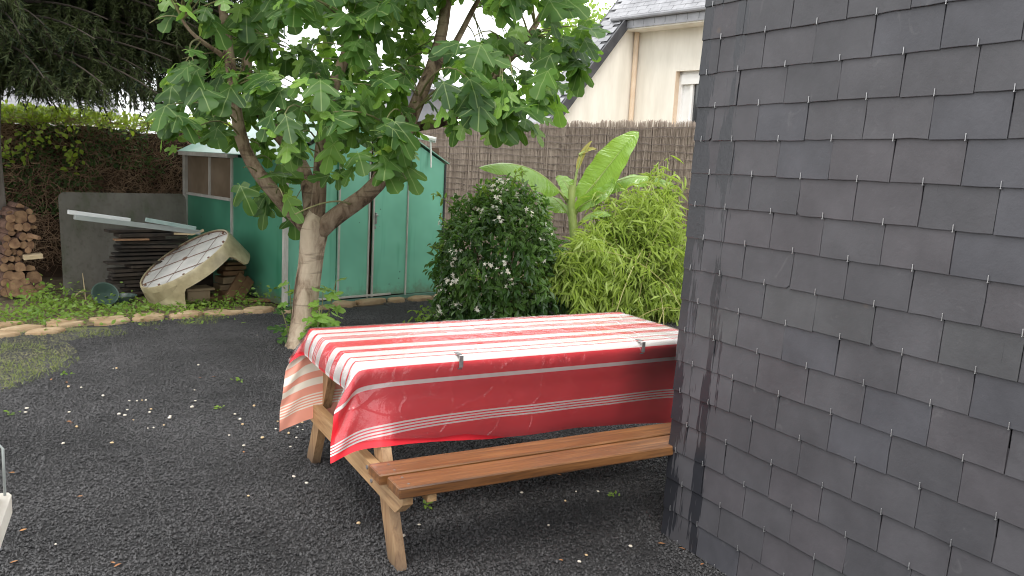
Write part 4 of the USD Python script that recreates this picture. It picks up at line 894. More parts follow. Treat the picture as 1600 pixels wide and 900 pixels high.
# further houses: one with a dormer seen through the fig, one roof over the hedge
def far_house(name, label, px, d, w, depth, eave, ridge, dormer):
    c = P(px, 200, d); c[2] = 0; a_, b_ = c[:2] @ e1, c[:2] @ e2
    h = thing(name, label, 'house', c)
    obj('wall', boxm(G(a_ + depth / 2, b_, eave / 2), (w, depth, eave), GROT), 'white_wall', h)
    t = trimesh.convex.convex_hull(np.array([G(a_ - .3, b_ + s * (w / 2 + .2), eave - .1) for s in (-1, 1)] + [G(a_ + depth + .3, b_ + s * (w / 2 + .2), eave - .1) for s in (-1, 1)] + [G(a_ + depth / 2, b_ + s * (w / 2 + .2), ridge) for s in (-1, 1)]))
    rf = obj('roof', t, 'slate_trim', h); mb = MB()
    sv = np.array([depth / 2 + .3, ridge - eave + .1]); L = np.linalg.norm(sv); sv /= L; nv = np.array([-sv[1], sv[0]])
    R = np.stack([E2, np.array([*(e1 * sv[0]), sv[1]]), np.array([*(e1 * nv[0]), nv[1]])], 1)
    for i in range(int(L / .14)):
        for j in range(int((w + .4) / .28)):
            s = i * .14; mb.box(G(a_ - .3 + s * sv[0], b_ - w / 2 - .2 + (j + .5 + .5 * (i % 2)) * .28, eave - .1 + s * sv[1]) + R[:, 1] * .08 + R[:, 2] * .008, (.27, .17, .008), R)
    obj('slates', mb, 'roof_slate', rf, kind='stuff')
    if dormer:
        q = P(693, 165, d - .1); aa, db = q[:2] @ e1, q[:2] @ e2; zb = q[2]
        obj('dormer', MB().box(G(aa + .7, db + .04, zb - .05), (.66, 1.3, .80), GROT), 'grey_wall', h)
        ww = obj('window', MB().box(G(aa + .04, db + .17, zb - .02), (.34, .04, .56), GROT), 'white_frame', h)
        obj('pane', boxm(G(aa + .015, db + .17, zb - .02), (.27, .012, .48), GROT), 'grey_metal', ww)
        obj('dormer_roof', trimesh.convex.convex_hull(np.array([G(aa - .12, db + s, zb + .33) for s in (-.50, .56)] + [G(aa + 1.7, db + s, zb + .33) for s in (-.50, .56)] + [G(aa + .35, db + .03, zb + .78), G(aa + 1.9, db + .03, zb + .78)])), 'roof_slate', h)
far_house('far_house', 'house with a slate dormer seen between the fig limbs', 690, 19, 1.9, 5.0, 2.3, 3.35, True)
far_house('far_house', 'grey slate roof of a house over the left hedge', -40, 22, 7.0, 8.0, 2.6, 6.2, False)
g = np.random.default_rng(77)
tb = P(915, 60, 24); tb[2] = 0
ft = thing('garden_tree', 'light green tree behind the slate roof of the cream house', 'tree', tb)
obj('trunk', MB().tube([tb, tb + [0, 0, 2], tb + [.1, 0, 4.6]], [.14, .11, .05], 10), 'fig_limb', ft)
n = 5200; q = g.normal(0, 1, (n, 3)); q = unit(q) * (g.random((n, 1)) ** .35); pos = tb + [0, 0, 5.0] + q * [1.5, 1.5, 1.9]
pos = pos[meshkit.fbm(pos * 1.7, 3, 5) > .44]; n = len(pos)
obj('crown', leafy(pos, g.uniform(.10, .18, n), unit(g.normal(0, 1, (n, 3))), unit(g.normal(0, .6, (n, 3)) + [0, -.4, 1]), .8), 'far_leaf', ft, kind='stuff')

# ------------------------------------------------------------------ jasmine, bamboo, banana
g = np.random.default_rng(51)
jb = ground(785, 505); jas = thing('jasmine_bush', 'rounded dark green bush with small white flowers right of the shed', 'bush', jb)
jc, jr = jb + E1 * .15 + cr * [.04, .04, 0] + [0, 0, .64], np.array([.75, .68, .90])
n = 7500; q = unit(g.normal(0, 1, (n, 3))); rr = .96 + .85 * (meshkit.fbm(q * 2.6 + 4, 4, 3) - .5)
depthf = 1 - .30 * g.random(n) ** 1.8
ax = np.stack([cr * [1, 1, 0], fw * [1, 1, 0], EZ]); ax = unit(ax)
loc = q * rr[:, None] * depthf[:, None] * jr; loc[:, 0] *= 1 + .18 * np.clip(-loc[:, 2], -.3, 1)
pos = jc + loc @ ax; okk = pos[:, 2] > .02; pos, q = pos[okk], q[okk]; n = len(pos); qw = unit(q @ ax)
lf = np.array([[0, 0, 0], [.5, .35, .10], [.42, .7, .06], [0, 1, -.12], [-.42, .7, .06], [-.5, .35, .10]])
d = unit(qw * .55 + g.normal(0, .55, (n, 3)) + [0, 0, -.55]); nr = unit(qw + [0, 0, .7] + g.normal(0, .35, (n, 3)))
obj('foliage', leafy(pos, g.uniform(.065, .115, n), d, nr, .42, lf), 'jasmine_leaf', jas, kind='stuff')
for k in range(7):
    e = jc + np.array([math.cos(k * .9), math.sin(k * .9), .4]) * .5
    obj('stem', MB().tube(spline([jb + [.03 * k - .1, 0, 0], (jb + e) / 2, e], 8), np.linspace(.018, .006, 8), 6), 'fig_limb', jas)
sh = MB(); shp = []
for k in range(34):
    i = g.choice(np.where((q[:, 2] > -.2))[0]); b = pos[i]; w = unit(qw[i] + [0, 0, .5] + g.normal(0, .3, 3)); L_ = g.uniform(.10, .26)
    sp_ = spline([b - w * .05, b + w * L_ * .6, b + w * L_ + [0, 0, -.03]], 6); sh.tube(sp_, .003, 4, False)
    for t in range(2, 6): shp += [sp_[t] + g.normal(0, .012, 3) for _ in range(3)]
obj('shoots', sh, 'fig_twig', jas, kind='stuff'); shp = np.array(shp); m_ = len(shp)
obj('young_leaves', leafy(shp, g.uniform(.045, .085, m_), unit(g.normal(0, 1, (m_, 3)) + [0, 0, .2]), unit(g.normal(0, .5, (m_, 3)) + [0, -.3, 1]), .4, lf), 'weed_leaf', jas, kind='stuff')
star = MB()
for k in range(5):
    t = k * 1.2566; c_, s_ = math.cos(t), math.sin(t)
    star.add([[0, 0, 0], [.35 * c_ - .22 * s_, .35 * s_ + .22 * c_, .08], [1 * c_, 1 * s_, .0], [.35 * c_ + .22 * s_, .35 * s_ - .22 * c_, .08]], [[0, 1, 2, 3]])
sv_, sf_ = star.mesh()
front = np.where((qw @ (-fw) > .05) & (pos[:, 2] > .1))[0]; outer = front[np.argsort(-np.linalg.norm(loc[okk][front] / jr, axis=1))][:1500]
left_ = outer[(loc[okk][outer][:, 0] < .25) | (g.random(len(outer)) < .35)]
left_ = left_[meshkit.fbm(pos[left_] * 3.2, 3, 8) > .47]
fl = g.choice(left_, min(56, len(left_)), replace=False)
for i in fl:
    w = qw[i]; m_ = g.integers(4, 9); pp = pos[i] + w * .035 + g.normal(0, .026, (m_, 3)); nn = unit(w + g.normal(0, .5, (m_, 3)))
    Xa = unit(np.cross(nn, g.normal(size=(m_, 3)))); obj('flower_cluster', scatter(sv_, sf_, pp, Xa, np.cross(nn, Xa), nn, g.uniform(.020, .032, m_)), 'flower_white', jas)
sp = []
for x, y in ((662, 500), (655, 492), (672, 495), (650, 497), (690, 490), (668, 488)):
    for _ in range(12): sp.append(ground(x, y, .05) + g.normal(0, .05, 3) * [1, 1, .6])
sp = np.array(sp); sp[:, 2] = np.abs(sp[:, 2]); n = len(sp)
obj('runners', leafy(sp, g.uniform(.05, .09, n), unit(g.normal(0, 1, (n, 3)) + [0, 0, .3]), unit(g.normal(0, .3, (n, 3)) + [0, 0, 1]), .45, lf), 'weed_leaf', jas, kind='stuff')

bam_b = ground(975, 500) + E1 * .1; bam = thing('bamboo_clump', 'bright yellow green bamboo clump beside the slate wall', 'bamboo', bam_b)
bpoly = [(798, 445), (822, 405), (880, 385), (912, 342), (940, 300), (985, 288), (1008, 305), (1040, 258), (1072, 290), (1085, 330), (1120, 420), (1120, 505), (890, 505), (868, 470)]
tg = np.vstack([in_poly(bpoly, 300, g), in_poly([(798, 445), (822, 405), (880, 385), (905, 350), (935, 310), (935, 480), (890, 505), (868, 470)], 90, g), in_poly([(985, 296), (1035, 250), (1078, 280), (1090, 370), (985, 370)], 55, g)]); LP, LD = [], []
dB = (bam_b - eye) @ fw
for ti, (x, y) in enumerate(tg):
    hfac = np.clip((505 - y) / 200, 0, 1)
    e = P(x, y, dB + g.uniform(-.55, .45) * (.6 + .4 * hfac) - (.75 if x < 905 else .3 if x < 940 else 0))
    if e[2] < .05: e[2] = .05 + .2 * g.random()
    b = bam_b + np.array([*(g.normal(0, .22, 2)), 0]); ln = np.linalg.norm(e - b)
    top_ = b + (e - b) * .62 + [0, 0, .18 * ln]
    sp = spline([b, top_, e], 12)
    if ti < 70: obj('culm', MB().tube(sp, np.linspace(.006, .0018, 12), 4, False), 'bamboo_culm', bam)
    m_ = 42; u = g.uniform(.35, 1.0, m_) ** .8; idx = (u * 11).astype(int); pp = sp[idx] + g.normal(0, .035, (m_, 3))
    ax_ = unit(sp[-1] - sp[-4]); LP.append(pp); LD.append(unit(ax_ * .35 + g.normal(0, .6, (m_, 3)) + [0, 0, -.75]))
for (x0_, y0_), (x1_, y1_) in (((1000, 330), (1038, 245)), ((1040, 350), (1065, 280)), ((940, 350), (935, 300)), ((1000, 340), (980, 290))):
    sp = spline([P(x0_, y0_, dB), P((x0_ + x1_) / 2 - 4, (y0_ + y1_) / 2, dB), P(x1_, y1_, dB)], 10); obj('culm', MB().tube(sp, np.linspace(.004, .0015, 10), 4, False), 'bamboo_culm', bam)
    pp = sp[g.integers(4, 10, 40)] + g.normal(0, .04, (40, 3)); LP.append(pp); LD.append(unit(g.normal(0, .6, (40, 3)) + [0, 0, -.7]))
LP, LD = np.vstack(LP), np.vstack(LD); okk = LP[:, 2] > .01; LP, LD = LP[okk], LD[okk]; n = len(LP)
bl = np.array([[0, 0, 0], [.5, .25, .05], [.38, .6, .0], [0, 1, -.22], [-.38, .6, 0], [-.5, .25, .05]])
obj('foliage', leafy(LP, g.uniform(.10, .20, n), LD, unit(g.normal(0, .6, (n, 3)) + [0, -.3, 1]), .078, bl), 'bamboo_leaf', bam, kind='stuff')

g = np.random.default_rng(61)
dN = 9.75
nb_ = P(900, 420, dN); nb_[2] = 0
ban = thing('banana_plant', 'banana plant with broad arching leaves against the heather fence', 'banana plant', nb_)
obj('stem', MB().tube(spline([nb_, P(899, 400, dN), P(897, 365, dN), P(893, 325, dN), P(895, 290, dN)], 20), np.linspace(.075, .045, 20), 12), 'banana_stem', ban, smooth=60)
def banana_leaf(pts, width, nrm, name='leaf', mt='banana_leaf', fold=.25, pet=.2, sag=.0):
    n = 34; sp = spline(pts, n); u = np.linspace(0, 1, n); tg_ = unit(np.gradient(sp, axis=0)); nrm = unit(np.asarray(nrm, float))
    sd = unit(np.cross(tg_, nrm[None])); up = np.cross(sd, tg_)
    wd = width * np.where(u < pet, .04, np.clip(np.sin(np.pi * np.clip((u - pet) / (1 - pet), 0, 1) ** .75), 0, 1) ** .55)
    m_ = 9; q = np.linspace(-1, 1, m_); V_ = []
    for i in range(n):
        rip = .10 * width * math.sin(u[i] * 34) + .55 * width * (meshkit.noise(np.array([[u[i] * 7, 3.3, width * 10]]), 4)[0] - .5)
        V_.append(sp[i] + q[:, None] * sd[i] * wd[i] + (fold * np.abs(q) - sag * q * q + rip / max(width, .01) * np.abs(q) ** 2)[:, None] * up[i] * wd[i])
    V_ = np.stack(V_); i = np.arange(n * m_).reshape(n, m_)
    f = np.stack([i[:-1, :-1], i[1:, :-1], i[1:, 1:], i[:-1, 1:]], -1).reshape(-1, 4)
    uvb = np.stack([np.broadcast_to(q, (n, m_)), np.broadcast_to(u[:, None], (n, m_)) + .06 * np.abs(q)[None]], -1).reshape(-1, 2)
    lp = obj(name, (V_.reshape(-1, 3), np.vstack([f[:, [0, 1, 2]], f[:, [0, 2, 3]]])), mt, ban, smooth=True, uv=uvb)
    obj('midrib', MB().tube(sp - up * .006, np.linspace(.020, .004, n), 6), 'banana_stem', lp)
tocam = -fw
banana_leaf([P(897, 340, dN), P(885, 312, dN), P(868, 292, dN - .1), P(838, 268, dN - .25), P(795, 256, dN - .4), P(748, 262, dN - .5)], .185, EZ * 1.0 + tocam * .55, fold=-.15, sag=.55, pet=.25)
banana_leaf([P(900, 335, dN), P(905, 318, dN - .02), P(925, 292, dN - .06), P(962, 245, dN - .15), P(998, 206, dN - .2)], .20, tocam * 1.0 + EZ * .35 - cr * .2, fold=.2, pet=.14)
banana_leaf([P(902, 330, dN + .05), P(930, 305, dN + .1), P(965, 283, dN + .1), P(1010, 276, dN), P(1055, 292, dN - .1)], .13, EZ + tocam * .7, fold=-.1, sag=.4, pet=.25)
banana_leaf([P(893, 345, dN), P(880, 322, dN + .1), P(862, 308, dN + .2), P(838, 305, dN + .3)], .13, EZ + tocam * .5, fold=-.1, sag=.5, pet=.2)
banana_leaf([P(900, 335, dN), P(908, 322, dN - .1), P(925, 312, dN - .15), P(958, 278, dN - .2)], .09, tocam + EZ * .2, fold=.5, pet=.1)
banana_leaf([P(905, 350, dN - .1), P(920, 335, dN - .25), P(938, 330, dN - .35), P(955, 338, dN - .45)], .09, EZ + tocam * .6, fold=-.1, sag=.4, pet=.2)
banana_leaf([P(897, 320, dN), P(890, 298, dN), P(880, 282, dN + .05), P(868, 278, dN + .1)], .10, tocam + EZ * .5, fold=.1, pet=.15)
banana_leaf([P(897, 300, dN), P(902, 265, dN), P(912, 238, dN), P(925, 220, dN)], .035, tocam + EZ, mt='banana_old', pet=.4, name='old_leaf')
banana_leaf([P(905, 242, dN), P(915, 236, dN), P(932, 233, dN - .05)], .04, tocam + EZ, mt='banana_old', pet=.1, name='old_leaf')

ORD = 'first second third fourth fifth sixth seventh eighth ninth tenth eleventh twelfth thirteenth fourteenth fifteenth sixteenth seventeenth eighteenth nineteenth twentieth'.split()
# ------------------------------------------------------------------ woodpile
g = np.random.default_rng(71)
def log(c, r, L, axis, label, split=False):
    axis = unit(axis); q = unit(np.cross(axis, EZ)); u_ = np.cross(q, axis); k = 11
    an = np.arange(k) / k * 2 * math.pi
    if split: an = np.linspace(-.15, math.pi + .15, k)
    rad = r * (1 + .10 * g.normal(size=k).clip(-1.5, 1.5))
    ring = (np.cos(an) * rad)[:, None] * q + (np.sin(an) * rad)[:, None] * u_ + (-u_ * r * .3 if split else 0)
    t = thing('log', label, 'log', c, 'firewood logs in the woodpile')
    st = [c, c + axis * L * .5 + g.normal(0, .006, 3), c + axis * L]
    v = np.vstack([s + ring * (1 + .04 * i) for i, s in enumerate(st)]); f = []
    for i in range(2):
        for j in range(k): f.append([i * k + j, i * k + (j + 1) % k, (i + 1) * k + (j + 1) % k, (i + 1) * k + j])
    obj('bark', (v, f), 'log_bark', t)
    vv = np.vstack([c + ring * .97 - axis * .003, c - axis * .004 + ring.mean(0)]); obj('cut_end', (vv, [[k, (j + 1) % k, j] for j in range(k)]), 'log_end', t)
logs = [(112, 258, 18, 1), (115, 322, 34, 0), (165, 290, 16, 0), (65, 410, 17, 0), (180, 330, 20, 0), (105, 378, 20, 0), (148, 376, 21, 0), (188, 378, 17, 1), (130, 432, 20, 0), (165, 437, 18, 0), (40, 440, 17, 0), (42, 482, 20, 0), (82, 472, 26, 0), (130, 476, 19, 0), (170, 478, 20, 0), (45, 520, 19, 0), (80, 517, 16, 0), (110, 523, 14, 0), (160, 508, 16, 0), (66, 557, 15, 0), (97, 560, 15, 0), (30, 560, 17, 0),
        (60, 606, 28, 1), (112, 604, 26, 0), (105, 660, 30, 0), (50, 660, 30, 0), (188, 668, 40, 0), (85, 722, 42, 0), (222, 722, 30, 0), (155, 740, 38, 0), (38, 742, 28, 0), (25, 605, 20, 0), (60, 372, 24, 0), (60, 330, 22, 0), (30, 690, 20, 0), (140, 690, 24, 0), (170, 610, 26, 1), (60, 455, 16, 0), (110, 405, 14, 0), (62, 300, 20, 1)]
def log_kind(x, y, r, s):
    where = ['at the top', 'in the upper part', 'around the middle', 'in the lower part', 'at the bottom'][int(np.searchsorted([310, 420, 530, 640], y))]
    return f'{"thick" if r > 27 else "medium" if r > 18 else "thin"} {"split" if s else "round"} log {where} of the woodpile'
for x, y, r, s in logs:
    px, py = x / 3.6, 250 + y / 3.6
    c = on_a(px, py, 10.02 + g.uniform(-.05, .06)); rr = r / 3.6 * 9.05 / F * 1.12
    c[2] = max(c[2], rr)
    kind_ = log_kind(x, y, r, s); alike = sorted(l[0] for l in logs if log_kind(*l) == kind_)
    log(c, rr, g.uniform(.32, .42), E1 + E2 * g.normal(0, .14) + EZ * g.normal(0, .05), kind_ + (f', {ORD[alike.index(x)]} of {len(alike)} from the left' if len(alike) > 1 else ''), bool(s))
obj('wood_plank', beamm(on_a(36, 402, 10.0), on_a(66, 399, 9.98), .16, .05), 'pale_board', label='pale sawn board lying across the middle of the woodpile', cat='plank')
obj('log_stick', MB().tube([on_a(45, 368, 10.0), on_a(62, 372, 9.85)], [.03, .02], 8), 'log_end', label='pale cut stick poking out right of the woodpile', cat='stick')

# things stored beside the shed
PA = 10.05
def rounded(b0, b1, z0, z1, r, n=6):
    o = []
    for cx, cz, t0 in ((b1 - r, z1 - r, 0), (b0 + r, z1 - r, 90)):
        o += [(cx + r * math.cos(math.radians(t0 + 90 * i / n)), cz + r * math.sin(math.radians(t0 + 90 * i / n))) for i in range(n + 1)]
    return [(b0, z0), (b1, z0)] + o
LOOK['smoked_sheet'] = usdkit.material(stage, '/World/Looks/smoked_sheet', {
    'g': ('geometry', {}), 'm': ('mapping', {'scale': (1, 1, .45)}), 'n': ('noise_texture', {'scale': 3.2, 'detail': 6.0, 'roughness': .65}), 'n2': ('noise_texture', {'scale': 22.0, 'detail': 5.0}),
    'r': ('rgb_ramp', {'ramp': [(.30, (.075, .085, .05)), (.45, (.14, .13, .11)), (.62, (.19, .18, .155)), (.75, (.28, .265, .235))]}), 'ro': ('map_range', {'from_min': .3, 'from_max': .7, 'to_min': .18, 'to_max': .6}),
    'p': ('principled_bsdf', {}), 't': ('transparent_bsdf', {'color': (.55, .53, .48)}), 'mx': ('mix_closure', {'fac': .28})},
    [('g.position', 'm.vector'), ('m.vector', 'n.vector'), ('g.position', 'n2.vector'), ('n.fac', 'r.fac'), ('n2.fac', 'ro.value'), ('r.color', 'p.base_color'), ('ro.result', 'p.roughness'), ('p.BSDF', 'mx.closure1'), ('t.BSDF', 'mx.closure2')], surface='mx.closure')
pbl = on_a(100, 470, PA)[:2] @ e2
t = prism(rounded(pbl, pbl + 1.42, .01, 1.17, .07), 0, .006)
obj('smoked_sheet', (np.array([G(PA - w + .10 * z, b, z) for b, z, w in t.vertices]), t.faces), 'smoked_sheet', label='large smoky grey plastic sheet with rounded corners leaning by the hedge', cat='plastic sheet')
for i in range(17):
    z = .05 + i * .045 + .0; b0 = pbl + .42 + g.uniform(-.10, .16); w = g.uniform(.10, .22); L = g.uniform(.55, 1.0)
    if i > 13: L *= .8
    c = G(9.72 + g.uniform(-.05, .05), b0 + L / 2, z)
    ang_ = g.normal(0, .09)
    R = GROT @ np.array([[math.cos(ang_), -math.sin(ang_), 0], [math.sin(ang_), math.cos(ang_), 0], [0, 0, 1]])
    obj('stacked_board', boxm(c, (L, w, g.uniform(.022, .038)), R, .002), 'dark_board', label=f'dark weathered board, {ORD[i]} from the bottom of the stack before the smoky sheet', cat='board', group='dark boards stacked before the plastic sheet')
obj('rusty_board', boxm(on_a(205, 374, 9.58), (.36, .10, .018), GROT), 'brown_board', label='thin rust brown board near the top of the dark board stack', cat='board')
obj('white_angle', beamm(on_a(106, 331, 9.62), on_a(203, 344, 9.60), .06, .045), 'white_metal', label='white metal profile lying highest on the dark board stack', cat='metal profile')
obj('grey_beam', beamm(on_a(116, 339, 9.50), on_a(312, 363, 9.46), .07, .052), 'grey_metal', label='long grey metal beam laid across the dark board stack', cat='metal beam')
obj('glass_strip', beamm(on_a(227, 343, 9.40), on_a(306, 357, 9.36), .03, .045), 'glass_strip', label='short grey green strip lying on the long grey beam', cat='strip')
obj('broken_stick', MB().tube([on_a(272, 365, 9.44), on_a(300, 366, 9.44), on_a(318, 360, 9.44)], [.012, .014, .018], 6), 'pale_board', label='pale stick lying behind the tilted round drum', cat='stick')

# round drum leaning on timber
dc = P(289, 404, 9.1); nz0 = unit(.50 * tocam + .80 * cu - .40 * cr); mj = unit(.86 * cr + .50 * cu); mj = unit(mj - nz0 * (mj @ nz0)); mn = np.cross(nz0, mj)
if mn @ cu > 0: mn = -mn                     # mn points to the near, lower rim
RD = .548
drum = thing('round_drum', 'beige plastic drum with gridded grey top tilted against timber', 'drum', dc)
def dp(phi, r, h): return dc + r * (math.cos(phi) * mj + math.sin(phi) * mn) - nz0 * h
k = 96; v = []; f = []
def wall_h(deg):
    H = .335
    for c0 in (60, 240):
        x = abs((deg - c0 + 180) % 360 - 180)
        if x < 42: H = min(H, .125 + .21 * max(0, (x - 30) / 12) ** 1.6)
    return H
lev = [0, .02, .3, .6, 1.0]
for i in range(k):
    ph = 2 * math.pi * i / k; H = wall_h(math.degrees(ph))
    for l in lev:
        hh = l * H; v.append(dp(ph, RD * (1 + .02 * (l > 0)) + .16 * hh, hh - .012 * (l == 0)))
    for l in lev[::-1]:
        hh = l * H; v.append(dp(ph, RD - .014 + .16 * hh, hh - .012 * (l == 0)))
mm = 2 * len(lev)
for i in range(k):
    j = (i + 1) % k
    for l in range(mm):
        l2 = (l + 1) % mm; f.append([i * mm + l, j * mm + l, j * mm + l2, i * mm + l2])
obj('drum_wall', (np.array(v), np.array(f)), 'drum_plastic', drum, smooth=40)
top_v = np.array([dp(2 * math.pi * i / 64, RD - .016, .012) for i in range(64)] + [dp(0, 0, .004)])
obj('drum_top', (top_v, [[64, i, (i + 1) % 64] for i in range(64)]), 'drum_top', drum)
obj('rim', MB().tube([dp(2 * math.pi * i / 64, RD - .012, .006) for i in range(65)], .007, 6, False), 'rusty_bar', drum)
for o_ in (-.30, 0.0, .30):
    hw = math.sqrt(RD ** 2 - o_ ** 2) - .02
    ca, sa = math.cos(math.radians(20)), math.sin(math.radians(20))
    for dirn in (0, 1):
        A_, B_ = ((-hw, o_), (hw, o_)) if dirn == 0 else ((o_, -hw), (o_, hw))
        pq = [dc + (x * ca - y * sa) * mj + (x * sa + y * ca) * mn - nz0 * (.002 + .002 * dirn) for x, y in (A_, B_)]
        obj('grid_bar', MB().tube(pq, .0042 if dirn == 0 else .002, 5), 'rusty_bar', drum)
for i in range(10):
    c = dp(2 * math.pi * (i + .35) / 10, RD - .045, 0); obj('bolt', MB().tube([c - nz0 * .004, c + nz0 * .014], .014, 7), 'rusty_bar', drum)
obj('hub', MB().tube([dc - nz0 * .004, dc + nz0 * .008], .03, 10), 'rusty_bar', drum)
vv = []
for i in range(15):
    u = i / 14; ph = math.radians(158 - 62 * u)
    for w in (0, 1):
        h = .045 + w * (.012 + .13 * math.sin(math.pi * u) ** .8 * (1 - .5 * u)); vv.append(dp(ph, RD * 1.02 + .16 * h + .0025, h))
obj('stain', (np.array(vv), [[2 * i, 2 * i + 1, 2 * i + 3, 2 * i + 2] for i in range(14)]), 'drum_stain', drum, label='dark damp stain')

# blocks and planks under and beside the drum
tb_ = on_a(305, 462, 9.12)
obj('stone_block', MB().box(tb_ + [0, 0, -.02], (.26, .22, .17), GROT, .006).box(tb_ + E2 * .02 + [0, 0, .085], (.32, .25, .03), GROT, .006), 'tan_block', label='pale beige block with a lid just right of the tilted drum', cat='block')
obj('timber_block', boxm(on_a(333, 468, 9.15), (.24, .16, .10), GROT, .004), 'brown_board', label='low brown timber block beside the pale beige block', cat='block')
obj('dark_panel', boxm(on_a(305, 436, 9.42), (.42, .04, .26), GROT, .003), 'dark_board', label='dark upright board in shade beneath the tilted drum', cat='board')
for i, (x, y, w, h_) in enumerate(((357, 456, .24, .07), (355, 447, .25, .06), (357, 436, .24, .075), (360, 425, .25, .05), (362, 417, .26, .045), (366, 410, .24, .03))):
    obj('timber_offcut', boxm(on_a(x, y, 9.22 + .01 * (i % 2)), (w, .22, h_), GROT @ trimesh.transformations.euler_matrix(0, 0, .05 * (-1) ** i)[:3, :3], .004), 'tan_block' if i in (1, 2) else 'brown_board', label=f'timber offcut, {ORD[i]} from the bottom of the little stack beside the shed', cat='timber', group='timber offcuts stacked beside the shed')
for x0_, y0_, x1_, y1_, lab in ((355, 470, 379, 430, 'brown plank leaning on the offcuts, left of a leaning pair'), (370, 476, 391, 436, 'brown plank leaning beside the shed wall, right of a leaning pair')):
    a_ = on_a(x0_, y0_, 8.92); a_[2] = .02
    obj('leaning_plank', beamm(a_, on_a(x1_, y1_, 9.05), .115, .035, tuple(-E1)), 'brown_board', label=lab, cat='plank')
obj('lying_plank', beamm(on_a(380, 477, 8.85) * [1, 1, 0] + [0, 0, .03], on_a(425, 481, 8.7) * [1, 1, 0] + [0, 0, .03], .09, .03), 'brown_board', label='brown plank lying flat at the foot of the green shed side', cat='plank')
def bowl(c, r, h, R, label):
    prof = np.array([(.5, 0), (.62, .03), (.85, .45), (1, 1), (1.05, 1.02), (.97, 1.0), (.8, .45), (.5, .08), (0, .07)]) * [r, h]; kk = 24
    v = np.array([[p[0] * math.cos(t), p[0] * math.sin(t), p[1]] for p in prof for t in np.arange(kk) / kk * 2 * math.pi]) @ R.T + c
    v = v; f = [[i * kk + j, i * kk + (j + 1) % kk, (i + 1) * kk + (j + 1) % kk, (i + 1) * kk + j] for i in range(len(prof) - 1) for j in range(kk)]
    obj('plastic_bowl', (v, f), 'green_bowl', smooth=40, label=label, cat='bowl')
bowl(on_a(160, 466, 9.25), .13, .11, trimesh.transformations.euler_matrix(.9, .35, 0)[:3, :3], 'dull green bowl tipped on its side on the soil')
bowl(ground(190, 474) + [0, 0, .005], .155, .085, np.eye(3), 'dull green bowl standing upright on the soil')
sb = ground(137, 485)
stk = thing('dry_stalk', 'dry straw coloured plant stalk standing in front of plastic sheet', 'dry plant', sb)
obj('stem', MB().tube(spline([sb, P(133, 460, 9.0), P(129, 427, 9.0)], 8), np.linspace(.010, .004, 8), 5), 'dry_stalk', stk)
obj('leaf', MB().tube(spline([P(131, 455, 9.0), P(124, 457, 8.98), P(115, 470, 8.95)], 8), np.linspace(.012, .004, 8), 4), 'dry_stalk', stk)
obj('leaf', MB().tube([P(139, 476, 9.0), P(140, 466, 9.0)], .006, 4), 'dry_stalk', stk)

# ------------------------------------------------------------------ edging stones, weeds, pebbles
g = np.random.default_rng(81)
def slab(c, lx, ly, h, ang, label):
    k = 9; an = np.sort(np.arange(k) / k * 2 * math.pi + g.uniform(-.22, .22, k)); r = g.uniform(.82, 1.08, k)
    o = np.c_[np.cos(an) * r * lx / 2, np.sin(an) * r * ly / 2]; ca, sa = math.cos(ang), math.sin(ang)
    o = o @ np.array([[ca, sa], [-sa, ca]])
    lo, hi = np.c_[o, np.full(k, -.03)], np.c_[o * .94, h + g.normal(0, .004, k)]
    mid_ = np.c_[o * 1.0, np.full(k, h * .6)]
    v = np.vstack([lo, mid_, hi, [[0, 0, h + .003]]]) + c; f = []
    for i in range(k):
        j = (i + 1) % k
        for L_ in (0, 1): f += [[L_ * k + i, L_ * k + j, (L_ + 1) * k + j], [L_ * k + i, (L_ + 1) * k + j, (L_ + 1) * k + i]]
        f.append([2 * k + i, 2 * k + j, 3 * k])
    obj('edging_stone', (v, np.array(f)), 'ochre_stone', label=label, cat='stone', group='flat ochre stones edging the gravel')
ga = math.atan2(E2[1], E2[0])
bpos = 1.15; ns_ = 0
while bpos < 6.45:
    lx = g.uniform(.24, .42); al = np.interp(bpos, [1.2, 2.5, 3.6, 4.2, 5, 6.4], [8.36, 8.32, 8.22, 8.10, 8.16, 8.08])
    slab(G(al + g.normal(0, .025), bpos + lx / 2, 0), lx * 1.04, g.uniform(.16, .24), g.uniform(.030, .055), ga + g.normal(0, .10), f'flat ochre stone, {ORD[ns_]} from the left in the edging row along the gravel'); ns_ += 1
    bpos += lx + .008
loose_ = ((1.45, 8.14), (1.82, 8.12), (1.2, 8.58), (2.45, 8.47), (2.05, 8.53), (2.8, 8.45), (1.6, 8.58))
for b, a in loose_:
    slab(G(a, b), g.uniform(.26, .38), g.uniform(.15, .2), .035, ga + g.normal(0, .15), f'loose flat ochre stone {"in front of" if a < 8.3 else "behind"} the edging row, {ORD[sorted(B for B, A in loose_ if (A < 8.3) == (a < 8.3)).index(b)]} from the left')

